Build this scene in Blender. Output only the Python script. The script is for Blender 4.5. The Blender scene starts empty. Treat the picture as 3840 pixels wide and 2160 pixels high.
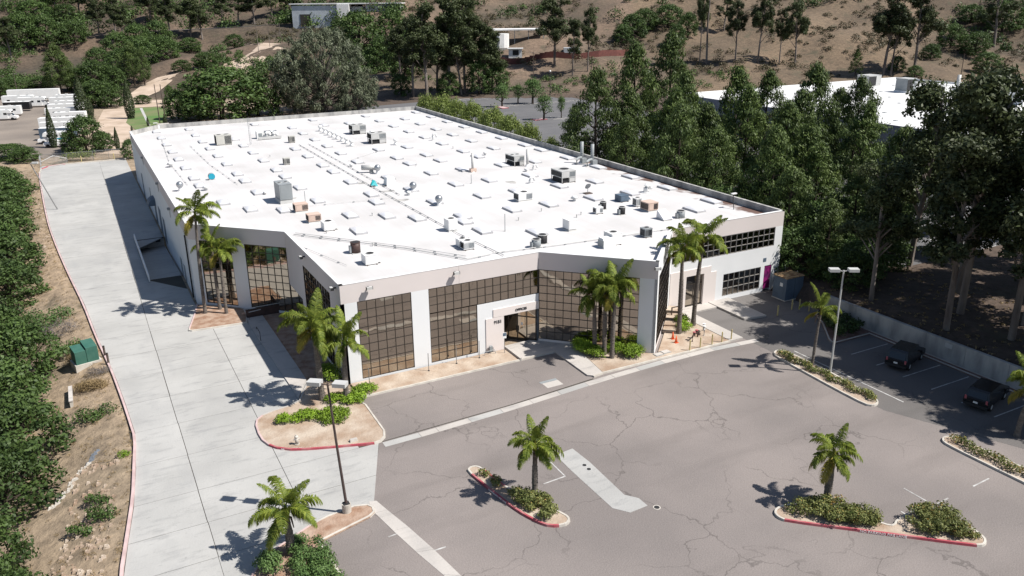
import bpy, bmesh, math, random
import numpy as np
from mathutils import Vector, Matrix, Quaternion
random.seed(7)
SC = bpy.context.scene
C = SC.collection
R = math.radians

# ------------------------------------------------------------------ camera
# world axes run along the building: X along its front, Y along its long side
cd = bpy.data.cameras.new('camera'); cam = bpy.data.objects.new('camera', cd); C.objects.link(cam)
HEAD, PITCH, ROLL = R(27.98), R(19.6), R(0.534)
fwd = Vector((math.sin(HEAD)*math.cos(PITCH), math.cos(HEAD)*math.cos(PITCH), -math.sin(PITCH)))
rgt = Vector((math.cos(HEAD), -math.sin(HEAD), 0)); dwn = fwd.cross(rgt)
rg2 = rgt*math.cos(ROLL)+dwn*math.sin(ROLL); dn2 = -rgt*math.sin(ROLL)+dwn*math.cos(ROLL)
m = Matrix((rg2, -dn2, -fwd)).transposed().to_4x4(); m.translation = Vector((0, 0, 32))
cam.matrix_world = m
cd.sensor_width = 36; cd.lens = 28.555; cd.clip_end = 5000; cd.clip_start = .5
SC.camera = cam
# ------------------------------------------------------------------ light
SUN_EL = R(52.5); AZ = Vector((.757, -.654))
sd = Vector((AZ.x*math.cos(SUN_EL), AZ.y*math.cos(SUN_EL), math.sin(SUN_EL)))
W = bpy.data.worlds.new('World'); SC.world = W; W.use_nodes = True
nt = W.node_tree; bg = nt.nodes['Background']
sk = nt.nodes.new('ShaderNodeTexSky'); sk.sky_type = 'NISHITA'; sk.sun_disc = False
sk.sun_elevation = SUN_EL; sk.sun_rotation = math.atan2(AZ.x, AZ.y); sk.air_density = 1.0; sk.dust_density = .6
nt.links.new(sk.outputs[0], bg.inputs[0]); bg.inputs[1].default_value = .06
sl = bpy.data.lights.new('sun', 'SUN'); sl.energy = 4.4; sl.angle = R(.53); sl.color = (1, .955, .89)
so = bpy.data.objects.new('sun', sl); C.objects.link(so); so.rotation_euler = sd.to_track_quat('Z', 'Y').to_euler(); so.location = (200, -100, 300)
SC.view_settings.view_transform = 'Standard'; SC.view_settings.look = 'None'
SC.view_settings.exposure = .72; SC.view_settings.gamma = 1; SC.view_settings.use_curve_mapping = False
try:
    SC.cycles.max_bounces = 6; SC.cycles.diffuse_bounces = 2; SC.cycles.glossy_bounces = 3; SC.cycles.transparent_max_bounces = 8
except Exception: pass

# ------------------------------------------------------------------ terrain

CH,SH=math.cos(math.radians(27.98)),math.sin(math.radians(27.98))
def _ip(v,t):
    if v<=t[0][0]: return t[0][1]
    for (a,b),(c,d) in zip(t,t[1:]):
        if v<=c: return b+(d-b)*(v-a)/(c-a)
    return t[-1][1]
def _ss(a,b,v):
    t=min(1,max(0,(v-a)/(b-a))); return t*t*(3-2*t)
PL=[(0,0),(305,0),(330,2),(372,10),(402,10.6),(440,17),(520,42),(700,115),(1500,380)]
PM=[(0,0),(285,0),(320,4),(360,11),(400,17),(440,26),(520,50),(700,120),(1500,380)]
PR=[(0,0),(292,0),(330,6),(380,18),(430,34),(520,66),(700,140),(1500,420)]
RY=[(-330,372),(-252,388),(-215,405),(-180,418),(-140,432),(-90,455)]
RZ=[(-330,8),(-252,11.6),(-215,16),(-180,18.3),(-140,19.6),(-90,22)]
def kerb_u(w):
    return _ip(w,[(30,-3.2),(45.8,-1.9),(54,-.6),(63,.25),(70,-.1),(77.6,-.6),(87,-1.5),(98,-2.3),(111,-3.6),(123.5,-4.7),(138,-5.8),(153,-6.5),(179,-7.5),(192,-7.7)])
def T(u,w):
    x=u*CH-w*SH; y=u*SH+w*CH
    a=_ss(-150,-60,x); b=_ss(0,110,x)
    z=_ip(y,PL)*(1-a)+a*((1-b)*_ip(y,PM)+b*_ip(y,PR))
    s=_ss(290,340,y)
    z+=s*(2.2*math.sin(x*.047+1)*math.sin(y*.039)+1.3*math.sin(x*.11+y*.05)+.8*math.sin(x*.23-y*.19))
    if x<-90:
        q=1-_ss(6,24,abs(y-_ip(x,RY)))
        z=z*(1-q)+_ip(x,RZ)*q
    d=kerb_u(w)-1.2-u
    if d>0 and w<200: z-=min(4.5,.33*d)*(1-_ss(180,198,w))
    if u>=68: z+=1.8*(1-_ss(54,80,w))
    return z-.06

# ------------------------------------------------------------------ materials
def sock(n, *names):
    for k in names:
        if k in n.inputs: return n.inputs[k]
def pm(name, col, rough=.85, col2=None, scale=.5, detail=4, bump=0, bscale=None, metal=0, spec=.3, rand=0, stretch=None, contrast=(.35, .65)):
    """procedural paint / stone / soil: two colours mixed by world-space noise, fine bump"""
    M = bpy.data.materials.new(name); M.use_nodes = True; t = M.node_tree; b = t.nodes['Principled BSDF']
    b.inputs['Roughness'].default_value = rough; b.inputs['Metallic'].default_value = metal
    s = sock(b, 'Specular IOR Level', 'Specular')
    if s: s.default_value = spec
    L = t.links.new
    tc = t.nodes.new('ShaderNodeNewGeometry')
    vec = tc.outputs['Position']
    if stretch:
        mp = t.nodes.new('ShaderNodeMapping'); mp.inputs['Scale'].default_value = stretch; L(vec, mp.inputs[0]); vec = mp.outputs[0]
    n = t.nodes.new('ShaderNodeTexNoise'); n.inputs['Scale'].default_value = scale; n.inputs['Detail'].default_value = detail; L(vec, n.inputs['Vector'])
    r = t.nodes.new('ShaderNodeValToRGB'); L(n.outputs[0], r.inputs[0])
    c2 = col2 or tuple(c*.82 for c in col)
    r.color_ramp.elements[0].position = contrast[0]; r.color_ramp.elements[1].position = contrast[1]
    r.color_ramp.elements[0].color = (*c2, 1); r.color_ramp.elements[1].color = (*col, 1)
    out = r.outputs[0]
    if rand:
        oi = t.nodes.new('ShaderNodeObjectInfo'); mr = t.nodes.new('ShaderNodeMapRange'); L(oi.outputs['Random'], mr.inputs[0])
        mr.inputs[3].default_value = 1-rand; mr.inputs[4].default_value = 1+rand
        mx = t.nodes.new('ShaderNodeVectorMath'); mx.operation = 'SCALE'; L(out, mx.inputs[0]); L(mr.outputs[0], mx.inputs['Scale']); out = mx.outputs[0]
    L(out, b.inputs['Base Color'])
    if bump:
        n2 = t.nodes.new('ShaderNodeTexNoise'); n2.inputs['Scale'].default_value = bscale or scale*8; n2.inputs['Detail'].default_value = 3; L(tc.outputs['Position'], n2.inputs['Vector'])
        bp = t.nodes.new('ShaderNodeBump'); bp.inputs['Strength'].default_value = bump; bp.inputs['Distance'].default_value = .1; L(n2.outputs[0], bp.inputs['Height']); L(bp.outputs[0], b.inputs['Normal'])
    M['out'] = 0
    return M
def leafmat(name, lo, hi, trans=.25, yellow=None):
    M = bpy.data.materials.new(name); M.use_nodes = True; t = M.node_tree; b = t.nodes['Principled BSDF']; L = t.links.new
    a = t.nodes.new('ShaderNodeAttribute'); a.attribute_name = 'rv'
    r = t.nodes.new('ShaderNodeValToRGB'); L(a.outputs['Fac'], r.inputs[0])
    r.color_ramp.elements[0].color = (*lo, 1); r.color_ramp.elements[1].color = (*hi, 1)
    if yellow:
        e = r.color_ramp.elements.new(.93); e.color = (*hi, 1); r.color_ramp.elements[2].color = (*yellow, 1)
    n = t.nodes.new('ShaderNodeTexNoise'); n.inputs['Scale'].default_value = .35; g = t.nodes.new('ShaderNodeNewGeometry'); L(g.outputs['Position'], n.inputs['Vector'])
    oi = t.nodes.new('ShaderNodeObjectInfo')
    ad = t.nodes.new('ShaderNodeMath'); ad.operation = 'ADD'; L(n.outputs[0], ad.inputs[0]); L(oi.outputs['Random'], ad.inputs[1])
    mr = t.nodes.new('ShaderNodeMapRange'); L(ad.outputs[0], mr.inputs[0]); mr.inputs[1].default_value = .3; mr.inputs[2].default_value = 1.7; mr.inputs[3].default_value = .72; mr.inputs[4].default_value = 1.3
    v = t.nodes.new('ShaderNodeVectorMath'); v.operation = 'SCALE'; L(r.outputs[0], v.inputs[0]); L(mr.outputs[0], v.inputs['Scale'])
    L(v.outputs[0], b.inputs['Base Color']); b.inputs['Roughness'].default_value = .55
    s = sock(b, 'Specular IOR Level', 'Specular'); s.default_value = .25
    tr = t.nodes.new('ShaderNodeBsdfTranslucent'); L(v.outputs[0], tr.inputs[0])
    mx = t.nodes.new('ShaderNodeMixShader'); mx.inputs[0].default_value = trans; L(b.outputs[0], mx.inputs[1]); L(tr.outputs[0], mx.inputs[2])
    L(mx.outputs[0], t.nodes['Material Output'].inputs[0])
    return M
def asphalt(name, col, col2, crack=.5):
    M = pm(name, col, .9, col2, .09, 5, .25, 9, contrast=(.38, .62)); t = M.node_tree; b = t.nodes['Principled BSDF']; L = t.links.new
    base = b.inputs['Base Color'].links[0].from_socket
    g = t.nodes.new('ShaderNodeNewGeometry')
    nz = t.nodes.new('ShaderNodeTexNoise'); nz.inputs['Scale'].default_value = .6; nz.inputs['Detail'].default_value = 4; L(g.outputs['Position'], nz.inputs['Vector'])
    sc = t.nodes.new('ShaderNodeVectorMath'); sc.operation = 'SCALE'; sc.inputs['Scale'].default_value = 2.4; L(nz.outputs['Color'], sc.inputs[0])
    ad = t.nodes.new('ShaderNodeVectorMath'); L(g.outputs['Position'], ad.inputs[0]); L(sc.outputs[0], ad.inputs[1])
    vo = t.nodes.new('ShaderNodeTexVoronoi'); vo.feature = 'DISTANCE_TO_EDGE'; vo.inputs['Scale'].default_value = .15; L(ad.outputs[0], vo.inputs['Vector'])
    mk = t.nodes.new('ShaderNodeTexNoise'); mk.inputs['Scale'].default_value = .12; L(g.outputs['Position'], mk.inputs['Vector'])
    mm = t.nodes.new('ShaderNodeMapRange'); mm.inputs[1].default_value = .4; mm.inputs[2].default_value = .58; mm.inputs[3].default_value = 0; mm.inputs[4].default_value = crack; L(mk.outputs[0], mm.inputs[0])
    lt = t.nodes.new('ShaderNodeMapRange'); lt.inputs[1].default_value = .003; lt.inputs[2].default_value = .009; lt.inputs[3].default_value = 1; lt.inputs[4].default_value = 0; L(vo.outputs['Distance'], lt.inputs[0])
    fa = t.nodes.new('ShaderNodeMath'); fa.operation = 'MULTIPLY'; L(lt.outputs[0], fa.inputs[0]); L(mm.outputs[0], fa.inputs[1])
    # oil and tyre marks
    m2 = t.nodes.new('ShaderNodeMapping'); m2.inputs['Scale'].default_value = (.06, .3, 1); m2.inputs['Rotation'].default_value = (0, 0, .5); L(g.outputs['Position'], m2.inputs[0])
    n3 = t.nodes.new('ShaderNodeTexNoise'); n3.inputs['Scale'].default_value = 1; n3.inputs['Detail'].default_value = 6; L(m2.outputs[0], n3.inputs['Vector'])
    r3 = t.nodes.new('ShaderNodeMapRange'); r3.inputs[1].default_value = .54; r3.inputs[2].default_value = .72; r3.inputs[3].default_value = 0; r3.inputs[4].default_value = .32; L(n3.outputs[0], r3.inputs[0])
    n4 = t.nodes.new('ShaderNodeTexNoise'); n4.inputs['Scale'].default_value = 14; n4.inputs['Detail'].default_value = 2; L(g.outputs['Position'], n4.inputs['Vector'])
    r4 = t.nodes.new('ShaderNodeMapRange'); r4.inputs[1].default_value = .3; r4.inputs[2].default_value = .7; r4.inputs[3].default_value = .9; r4.inputs[4].default_value = 1.1; L(n4.outputs[0], r4.inputs[0])
    x1 = t.nodes.new('ShaderNodeMix'); x1.data_type = 'RGBA'; L(r3.outputs[0], x1.inputs[0]); L(base, x1.inputs[6]); x1.inputs[7].default_value = (*[c*.45 for c in col], 1)
    x2 = t.nodes.new('ShaderNodeMix'); x2.data_type = 'RGBA'; L(fa.outputs[0], x2.inputs[0]); L(x1.outputs[2], x2.inputs[6]); x2.inputs[7].default_value = (*[c*.3 for c in col], 1)
    vs = t.nodes.new('ShaderNodeVectorMath'); vs.operation = 'SCALE'; L(x2.outputs[2], vs.inputs[0]); L(r4.outputs[0], vs.inputs['Scale'])
    L(vs.outputs[0], b.inputs['Base Color'])
    return M
def concrete(name, col, rand=.05):
    M = pm(name, col, .85, tuple(c*.86 for c in col), .22, 6, .15, 7, rand=rand); t = M.node_tree; b = t.nodes['Principled BSDF']; L = t.links.new
    base = b.inputs['Base Color'].links[0].from_socket
    g = t.nodes.new('ShaderNodeNewGeometry')
    def streak(sx, sy, rot, lo, hi, k, det=7):
        mp = t.nodes.new('ShaderNodeMapping'); mp.inputs['Scale'].default_value = (sx, sy, 1); mp.inputs['Rotation'].default_value = (0, 0, rot); L(g.outputs['Position'], mp.inputs[0])
        n = t.nodes.new('ShaderNodeTexNoise'); n.inputs['Scale'].default_value = 1; n.inputs['Detail'].default_value = det; n.inputs['Roughness'].default_value = .65; L(mp.outputs[0], n.inputs['Vector'])
        r = t.nodes.new('ShaderNodeMapRange'); r.inputs[1].default_value = lo; r.inputs[2].default_value = hi; r.inputs[3].default_value = 0; r.inputs[4].default_value = k; L(n.outputs[0], r.inputs[0]); return r.outputs[0]
    cur = base
    for a, dk in ((streak(.35, 1.3, .15, .53, .68, .5), .5), (streak(.09, .06, .4, .48, .7, .42), .66), (streak(2.2, 5, .1, .6, .7, .5), .42), (streak(.5, .12, .3, .55, .7, .35), .7)):
        x = t.nodes.new('ShaderNodeMix'); x.data_type = 'RGBA'; L(a, x.inputs[0]); L(cur, x.inputs[6]); x.inputs[7].default_value = (col[0]*dk, col[1]*dk*1.02, col[2]*dk*1.06, 1); cur = x.outputs[2]
    L(cur, b.inputs['Base Color'])
    return M
M_ = {}
M_['wall'] = pm('wall_white_paint', (.70, .71, .72), .7, (.66, .67, .68), .3, 3, .04, 12)
M_['fascia'] = pm('fascia_beige_paint', (.62, .565, .55), .75, (.59, .54, .525), .25, 3, .04, 12)
M_['beige'] = pm('portal_beige_paint', (.68, .62, .595), .75, (.65, .595, .57), .3, 3)
M_['roofm'] = None
M_['cap'] = pm('white_metal_cap', (.74, .74, .74), .5)
M_['bronze'] = pm('dark_bronze_frame', (.035, .028, .022), .4, (.03, .024, .02), 3, spec=.5)
M_['alum'] = pm('grey_aluminium_frame', (.28, .28, .28), .45, (.24, .24, .24), 3, metal=.4)
M_['parapet_in'] = pm('weathered_parapet', (.42, .41, .39), .9, (.2, .2, .2), .9, 6, .1, 6, stretch=(1, 1, .35), contrast=(.3, .6))
M_['conc'] = concrete('driveway_concrete', (.40, .395, .38))
M_['conc2'] = concrete('walk_concrete', (.47, .44, .41), .03)
M_['joint'] = pm('joint_dirt', (.07, .065, .055), .95)
M_['asph'] = asphalt('old_asphalt', (.225, .198, .186), (.18, .16, .152))
M_['asph2'] = asphalt('far_asphalt', (.13, .128, .132), (.11, .11, .115), .25)
M_['asph3'] = asphalt('shaded_asphalt', (.15, .14, .135), (.12, .112, .108))  # darker copy of the old asphalt, tree shade put into its colour
M_['kerb'] = pm('kerb_concrete', (.52, .49, .44), .85, (.4, .37, .33), 1.2, 5, .1, 8)
M_['kerbpink'] = pm('faded_pink_kerb_paint', (.55, .42, .41), .8, (.42, .31, .3), .8, 6)
M_['red'] = pm('red_kerb_paint', (.36, .07, .09), .75, (.42, .2, .2), 1.1, 6, contrast=(.3, .55))
M_['soil'] = pm('pale_soil', (.44, .37, .30), .95, (.3, .215, .155), .55, 7, .5, 5)
M_['mulch'] = pm('reddish_mulch', (.38, .28, .215), .95, (.25, .15, .1), 1.2, 7, .5, 7)
M_['tan'] = pm('tan_path', (.5, .4, .32), .95, (.36, .28, .21), .2, 6, .2, 3)
M_['gravel'] = pm('grey_gravel', (.235, .2, .17), .95, (.175, .15, .13), .08, 6, .2, 3)
M_['lawn'] = pm('mown_lawn', (.08, .17, .045), .95, (.17, .17, .085), .12, 6, .4, 3, contrast=(.3, .7))
M_['white'] = pm('white_paint', (.75, .75, .74), .5, (.7, .7, .69), 1)
M_['line'] = pm('worn_white_line', (.5, .5, .49), .8, (.3, .29, .28), 2, 6)
M_['grey'] = pm('grey_metal_paint', (.27, .29, .30), .5, (.23, .25, .26), .8, spec=.4)
M_['lgrey'] = pm('light_grey_metal', (.48, .48, .47), .5, (.42, .42, .41), .8, spec=.4)
M_['galv'] = pm('galvanised_metal', (.40, .42, .44), .35, (.3, .32, .34), 1.5, metal=.7)
M_['tan_ac'] = pm('tan_unit_paint', (.56, .43, .36), .6, (.5, .38, .32), 1)
M_['beige_ac'] = pm('beige_unit_paint', (.50, .49, .45), .6, (.44, .43, .4), 1)
M_['dark'] = pm('dark_grille', (.03, .03, .032), .7)
M_['brown'] = pm('brown_metal', (.075, .045, .04), .55, (.055, .035, .03), 2)
M_['bark'] = pm('palm_bark', (.19, .165, .145), .9, (.1, .085, .075), 3, 5, .6, 10, stretch=(1, 1, 4))
M_['ebark'] = pm('pale_eucalyptus_bark', (.26, .225, .20), .9, (.10, .08, .07), .7, 5, .4, 6, stretch=(1, 1, .3))
M_['dbark'] = pm('dark_bark', (.06, .045, .035), .95, (.035, .028, .022), 2, 5, .5, 6)
M_['blue'] = pm('bright_blue_paint', (.02, .30, .42), .5)
M_['teal'] = pm('teal_tarp', (.02, .36, .40), .5)
M_['green'] = pm('green_cabinet_paint', (.035, .11, .085), .5, (.05, .13, .1), 2)
M_['dblue'] = pm('blue_grey_cabinet', (.10, .14, .19), .6, (.08, .11, .15), 1)
M_['yellow'] = pm('faded_yellow_paint', (.5, .42, .2), .7, (.42, .34, .16), 3)
M_['orange'] = pm('orange_plastic', (.75, .14, .05), .5)
M_['purple'] = pm('purple_banner', (.22, .01, .12), .6, (.10, .01, .08), 1.5, 6, contrast=(.4, .6))
M_['rust'] = pm('rusty_lid', (.42, .30, .16), .8, (.12, .06, .03), 2.5, 6)
M_['polebrown'] = pm('dark_brown_pole', (.06, .042, .04), .5, (.08, .06, .055), 2)
M_['wood'] = pm('weathered_wood', (.11, .085, .07), .9, (.06, .045, .04), 3)
M_['redfence'] = pm('red_brown_fence', (.16, .06, .05), .8, (.12, .045, .04), 1)
M_['black'] = pm('black_car_paint', (.012, .012, .014), .25, (.01, .01, .012), 1, spec=.6)
M_['tyre'] = pm('tyre_rubber', (.02, .02, .02), .9)
M_['glassdk'] = pm('dark_window', (.02, .025, .03), .08, spec=.7)
M_['light'] = pm('lamp_lens', (.6, .6, .58), .3)
M_['farwall'] = pm('far_building_wall', (.50, .54, .58), .8)
M_['rbwall'] = pm('grey_blue_wall', (.22, .23, .27), .85)
M_['rbroof'] = pm('white_coated_roof', (.66, .66, .65), .6, (.6, .6, .6), .1, 4)
M_['redstain'] = pm('red_leaf_litter', (.14, .075, .055), .95, (.2, .14, .12), 1.2, 7)
# white roof with seams and faint dirt
def roofmat():
    M = pm('white_rolled_roof', (.57, .56, .56), .7, (.47, .46, .455), .12, 6, .05, 5, contrast=(.3, .6)); t = M.node_tree; b = t.nodes['Principled BSDF']; L = t.links.new
    base = b.inputs['Base Color'].links[0].from_socket; g = t.nodes.new('ShaderNodeNewGeometry')
    sp = t.nodes.new('ShaderNodeSeparateXYZ'); L(g.outputs['Position'], sp.inputs[0])
    def seam(o, sc, wd):
        a = t.nodes.new('ShaderNodeMath'); a.operation = 'MULTIPLY'; a.inputs[1].default_value = sc; L(o, a.inputs[0])
        f = t.nodes.new('ShaderNodeMath'); f.operation = 'FRACT'; L(a.outputs[0], f.inputs[0])
        l = t.nodes.new('ShaderNodeMath'); l.operation = 'LESS_THAN'; l.inputs[1].default_value = wd; L(f.outputs[0], l.inputs[0]); return l.outputs[0]
    s1 = seam(sp.outputs[0], 1/.98, .07)
    mp = t.nodes.new('ShaderNodeMapping'); mp.inputs['Scale'].default_value = (.9, .07, 1); L(g.outputs['Position'], mp.inputs[0])
    n = t.nodes.new('ShaderNodeTexNoise'); n.inputs['Scale'].default_value = 1; n.inputs['Detail'].default_value = 7; L(mp.outputs[0], n.inputs['Vector'])
    r = t.nodes.new('ShaderNodeMapRange'); r.inputs[1].default_value = .45; r.inputs[2].default_value = .75; r.inputs[3].default_value = 0; r.inputs[4].default_value = .35; L(n.outputs[0], r.inputs[0])
    mk = t.nodes.new('ShaderNodeMath'); mk.operation = 'MULTIPLY'; L(s1, mk.inputs[0]); mk.inputs[1].default_value = .22
    ad = t.nodes.new('ShaderNodeMath'); ad.operation = 'MAXIMUM'; L(mk.outputs[0], ad.inputs[0]); L(r.outputs[0], ad.inputs[1])
    x = t.nodes.new('ShaderNodeMix'); x.data_type = 'RGBA'; L(ad.outputs[0], x.inputs[0]); L(base, x.inputs[6]); x.inputs[7].default_value = (.44, .42, .40, 1)
    # pine shade painted on as brown blotches, heaviest along the front right parapet
    d = t.nodes.new('ShaderNodeMapRange'); d.inputs[1].default_value = 62; d.inputs[2].default_value = 69; d.inputs[3].default_value = 0; d.inputs[4].default_value = .62; L(sp.outputs[0], d.inputs[0])
    n2 = t.nodes.new('ShaderNodeTexNoise'); n2.inputs['Scale'].default_value = .35; n2.inputs['Detail'].default_value = 8; L(g.outputs['Position'], n2.inputs['Vector'])
    a2 = t.nodes.new('ShaderNodeMath'); a2.operation = 'ADD'; L(d.outputs[0], a2.inputs[0]); L(n2.outputs[0], a2.inputs[1])
    y = t.nodes.new('ShaderNodeMapRange'); y.inputs[1].default_value = 102; y.inputs[2].default_value = 108; y.inputs[3].default_value = 1; y.inputs[4].default_value = 0; L(sp.outputs[1], y.inputs[0])
    r2 = t.nodes.new('ShaderNodeMapRange'); r2.inputs[1].default_value = .95; r2.inputs[2].default_value = 1.06; L(a2.outputs[0], r2.inputs[0])
    m2 = t.nodes.new('ShaderNodeMath'); m2.operation = 'MULTIPLY'; L(r2.outputs[0], m2.inputs[0]); L(y.outputs[0], m2.inputs[1])
    z = t.nodes.new('ShaderNodeMix'); z.data_type = 'RGBA'; L(m2.outputs[0], z.inputs[0]); L(x.outputs[2], z.inputs[6]); z.inputs[7].default_value = (.13, .08, .065, 1)
    L(z.outputs[2], b.inputs['Base Color']); return M
M_['roofm'] = roofmat()
def mirror(name, tint, rough=.03):
    M = bpy.data.materials.new(name); M.use_nodes = True; t = M.node_tree; b = t.nodes['Principled BSDF']; L = t.links.new
    b.inputs['Base Color'].default_value = (*tint, 1); b.inputs['Metallic'].default_value = 1; b.inputs['Roughness'].default_value = rough
    g = t.nodes.new('ShaderNodeNewGeometry'); n = t.nodes.new('ShaderNodeTexNoise'); n.inputs['Scale'].default_value = .9; n.inputs['Detail'].default_value = 1; L(g.outputs['Position'], n.inputs['Vector'])
    bp = t.nodes.new('ShaderNodeBump'); bp.inputs['Strength'].default_value = .25; bp.inputs['Distance'].default_value = .03; L(n.outputs[0], bp.inputs['Height']); L(bp.outputs[0], b.inputs['Normal'])
    return M
M_['pane'] = mirror('bronze_mirror_glass', (.42, .375, .32))
M_['dome'] = pm('acrylic_skylight_dome', (.66, .66, .68), .35, (.6, .61, .64), .4, 2, spec=.4)
M_['curb'] = pm('grey_skylight_curb', (.42, .42, .43), .7, (.34, .34, .35), 1)
def groundmat():
    M = bpy.data.materials.new('dry_ground'); M.use_nodes = True; t = M.node_tree; b = t.nodes['Principled BSDF']; L = t.links.new
    a = t.nodes.new('ShaderNodeAttribute'); a.attribute_name = 'gc'
    g = t.nodes.new('ShaderNodeNewGeometry')
    def nz(s, d=6):
        n = t.nodes.new('ShaderNodeTexNoise'); n.inputs['Scale'].default_value = s; n.inputs['Detail'].default_value = d; n.inputs['Roughness'].default_value = .65; L(g.outputs['Position'], n.inputs['Vector']); return n.outputs[0]
    r1 = t.nodes.new('ShaderNodeMapRange'); r1.inputs[1].default_value = .3; r1.inputs[2].default_value = .7; r1.inputs[3].default_value = .55; r1.inputs[4].default_value = 1.4; L(nz(.8, 8), r1.inputs[0])
    v = t.nodes.new('ShaderNodeVectorMath'); v.operation = 'SCALE'; L(a.outputs['Color'], v.inputs[0]); L(r1.outputs[0], v.inputs['Scale'])
    r2 = t.nodes.new('ShaderNodeMapRange'); r2.inputs[1].default_value = .56; r2.inputs[2].default_value = .66; r2.inputs[4].default_value = .7; L(nz(.16, 7), r2.inputs[0])
    x = t.nodes.new('ShaderNodeMix'); x.data_type = 'RGBA'; L(r2.outputs[0], x.inputs[0]); L(v.outputs[0], x.inputs[6]); x.inputs[7].default_value = (.065, .06, .035, 1)
    L(x.outputs[2], b.inputs['Base Color']); b.inputs['Roughness'].default_value = .95
    bp = t.nodes.new('ShaderNodeBump'); bp.inputs['Strength'].default_value = .7; bp.inputs['Distance'].default_value = .3; L(nz(1.6, 6), bp.inputs['Height']); L(bp.outputs[0], b.inputs['Normal'])
    return M
M_['ground'] = groundmat()
LF = {
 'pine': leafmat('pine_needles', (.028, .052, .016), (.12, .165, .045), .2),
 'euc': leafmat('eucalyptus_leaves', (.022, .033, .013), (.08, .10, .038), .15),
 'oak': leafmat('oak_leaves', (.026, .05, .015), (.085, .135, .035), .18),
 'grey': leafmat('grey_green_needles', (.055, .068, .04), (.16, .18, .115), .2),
 'cyp': leafmat('cypress_foliage', (.018, .03, .012), (.05, .065, .024), .1),
 'pepper': leafmat('pepper_tree_leaves', (.08, .12, .025), (.24, .29, .08), .3),
 'lot': leafmat('round_tree_leaves', (.045, .09, .025), (.12, .19, .06), .25),
 'bush': leafmat('bright_juniper', (.09, .16, .015), (.27, .40, .04), .3),
 'cover': leafmat('grey_green_shrub_leaves', (.07, .10, .025), (.25, .26, .09), .25, (.34, .22, .06)),
 'palm': leafmat('palm_leaflets', (.07, .125, .018), (.30, .34, .06), .4),
 'palmy': leafmat('yellowing_palm_leaflets', (.16, .16, .02), (.34, .27, .05), .3),
 'dead': leafmat('dead_grey_twigs', (.09, .08, .075), (.17, .155, .15), .1),
 'scrub': leafmat('dry_scrub', (.045, .045, .02), (.13, .105, .06), .1),
 'grass': leafmat('dry_grass', (.18, .13, .06), (.38, .28, .15), .3),
}
# ------------------------------------------------------------------ object helpers
def wm(o):
    if o is None: return Matrix.Identity(4)
    return (wm(o.parent) @ o.matrix_parent_inverse if o.parent else Matrix.Identity(4)) @ Matrix.LocRotScale(o.location, o.rotation_euler, o.scale)
def tag(o, label=None, cat=None, group=None, kind=None):
    if label: o['label'] = label
    if cat: o['category'] = cat
    if group: o['group'] = group
    if kind: o['kind'] = kind
    return o
def thing(name, label, cat, loc=(0, 0, 0), rz=0, group=None):
    o = bpy.data.objects.new(name, None); C.objects.link(o); o.location = loc; o.rotation_euler = (0, 0, rz); o.empty_display_size = .3
    return tag(o, label, cat, group)
def link(name, me, parent=None, world=False, loc=None, rot=None, sc=None):
    o = bpy.data.objects.new(name, me); C.objects.link(o)
    if parent:
        o.parent = parent
        if world: o.matrix_parent_inverse = wm(parent).inverted()
    if loc is not None: o.location = loc
    if rot is not None: o.rotation_euler = rot
    if sc is not None: o.scale = sc
    return o
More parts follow.
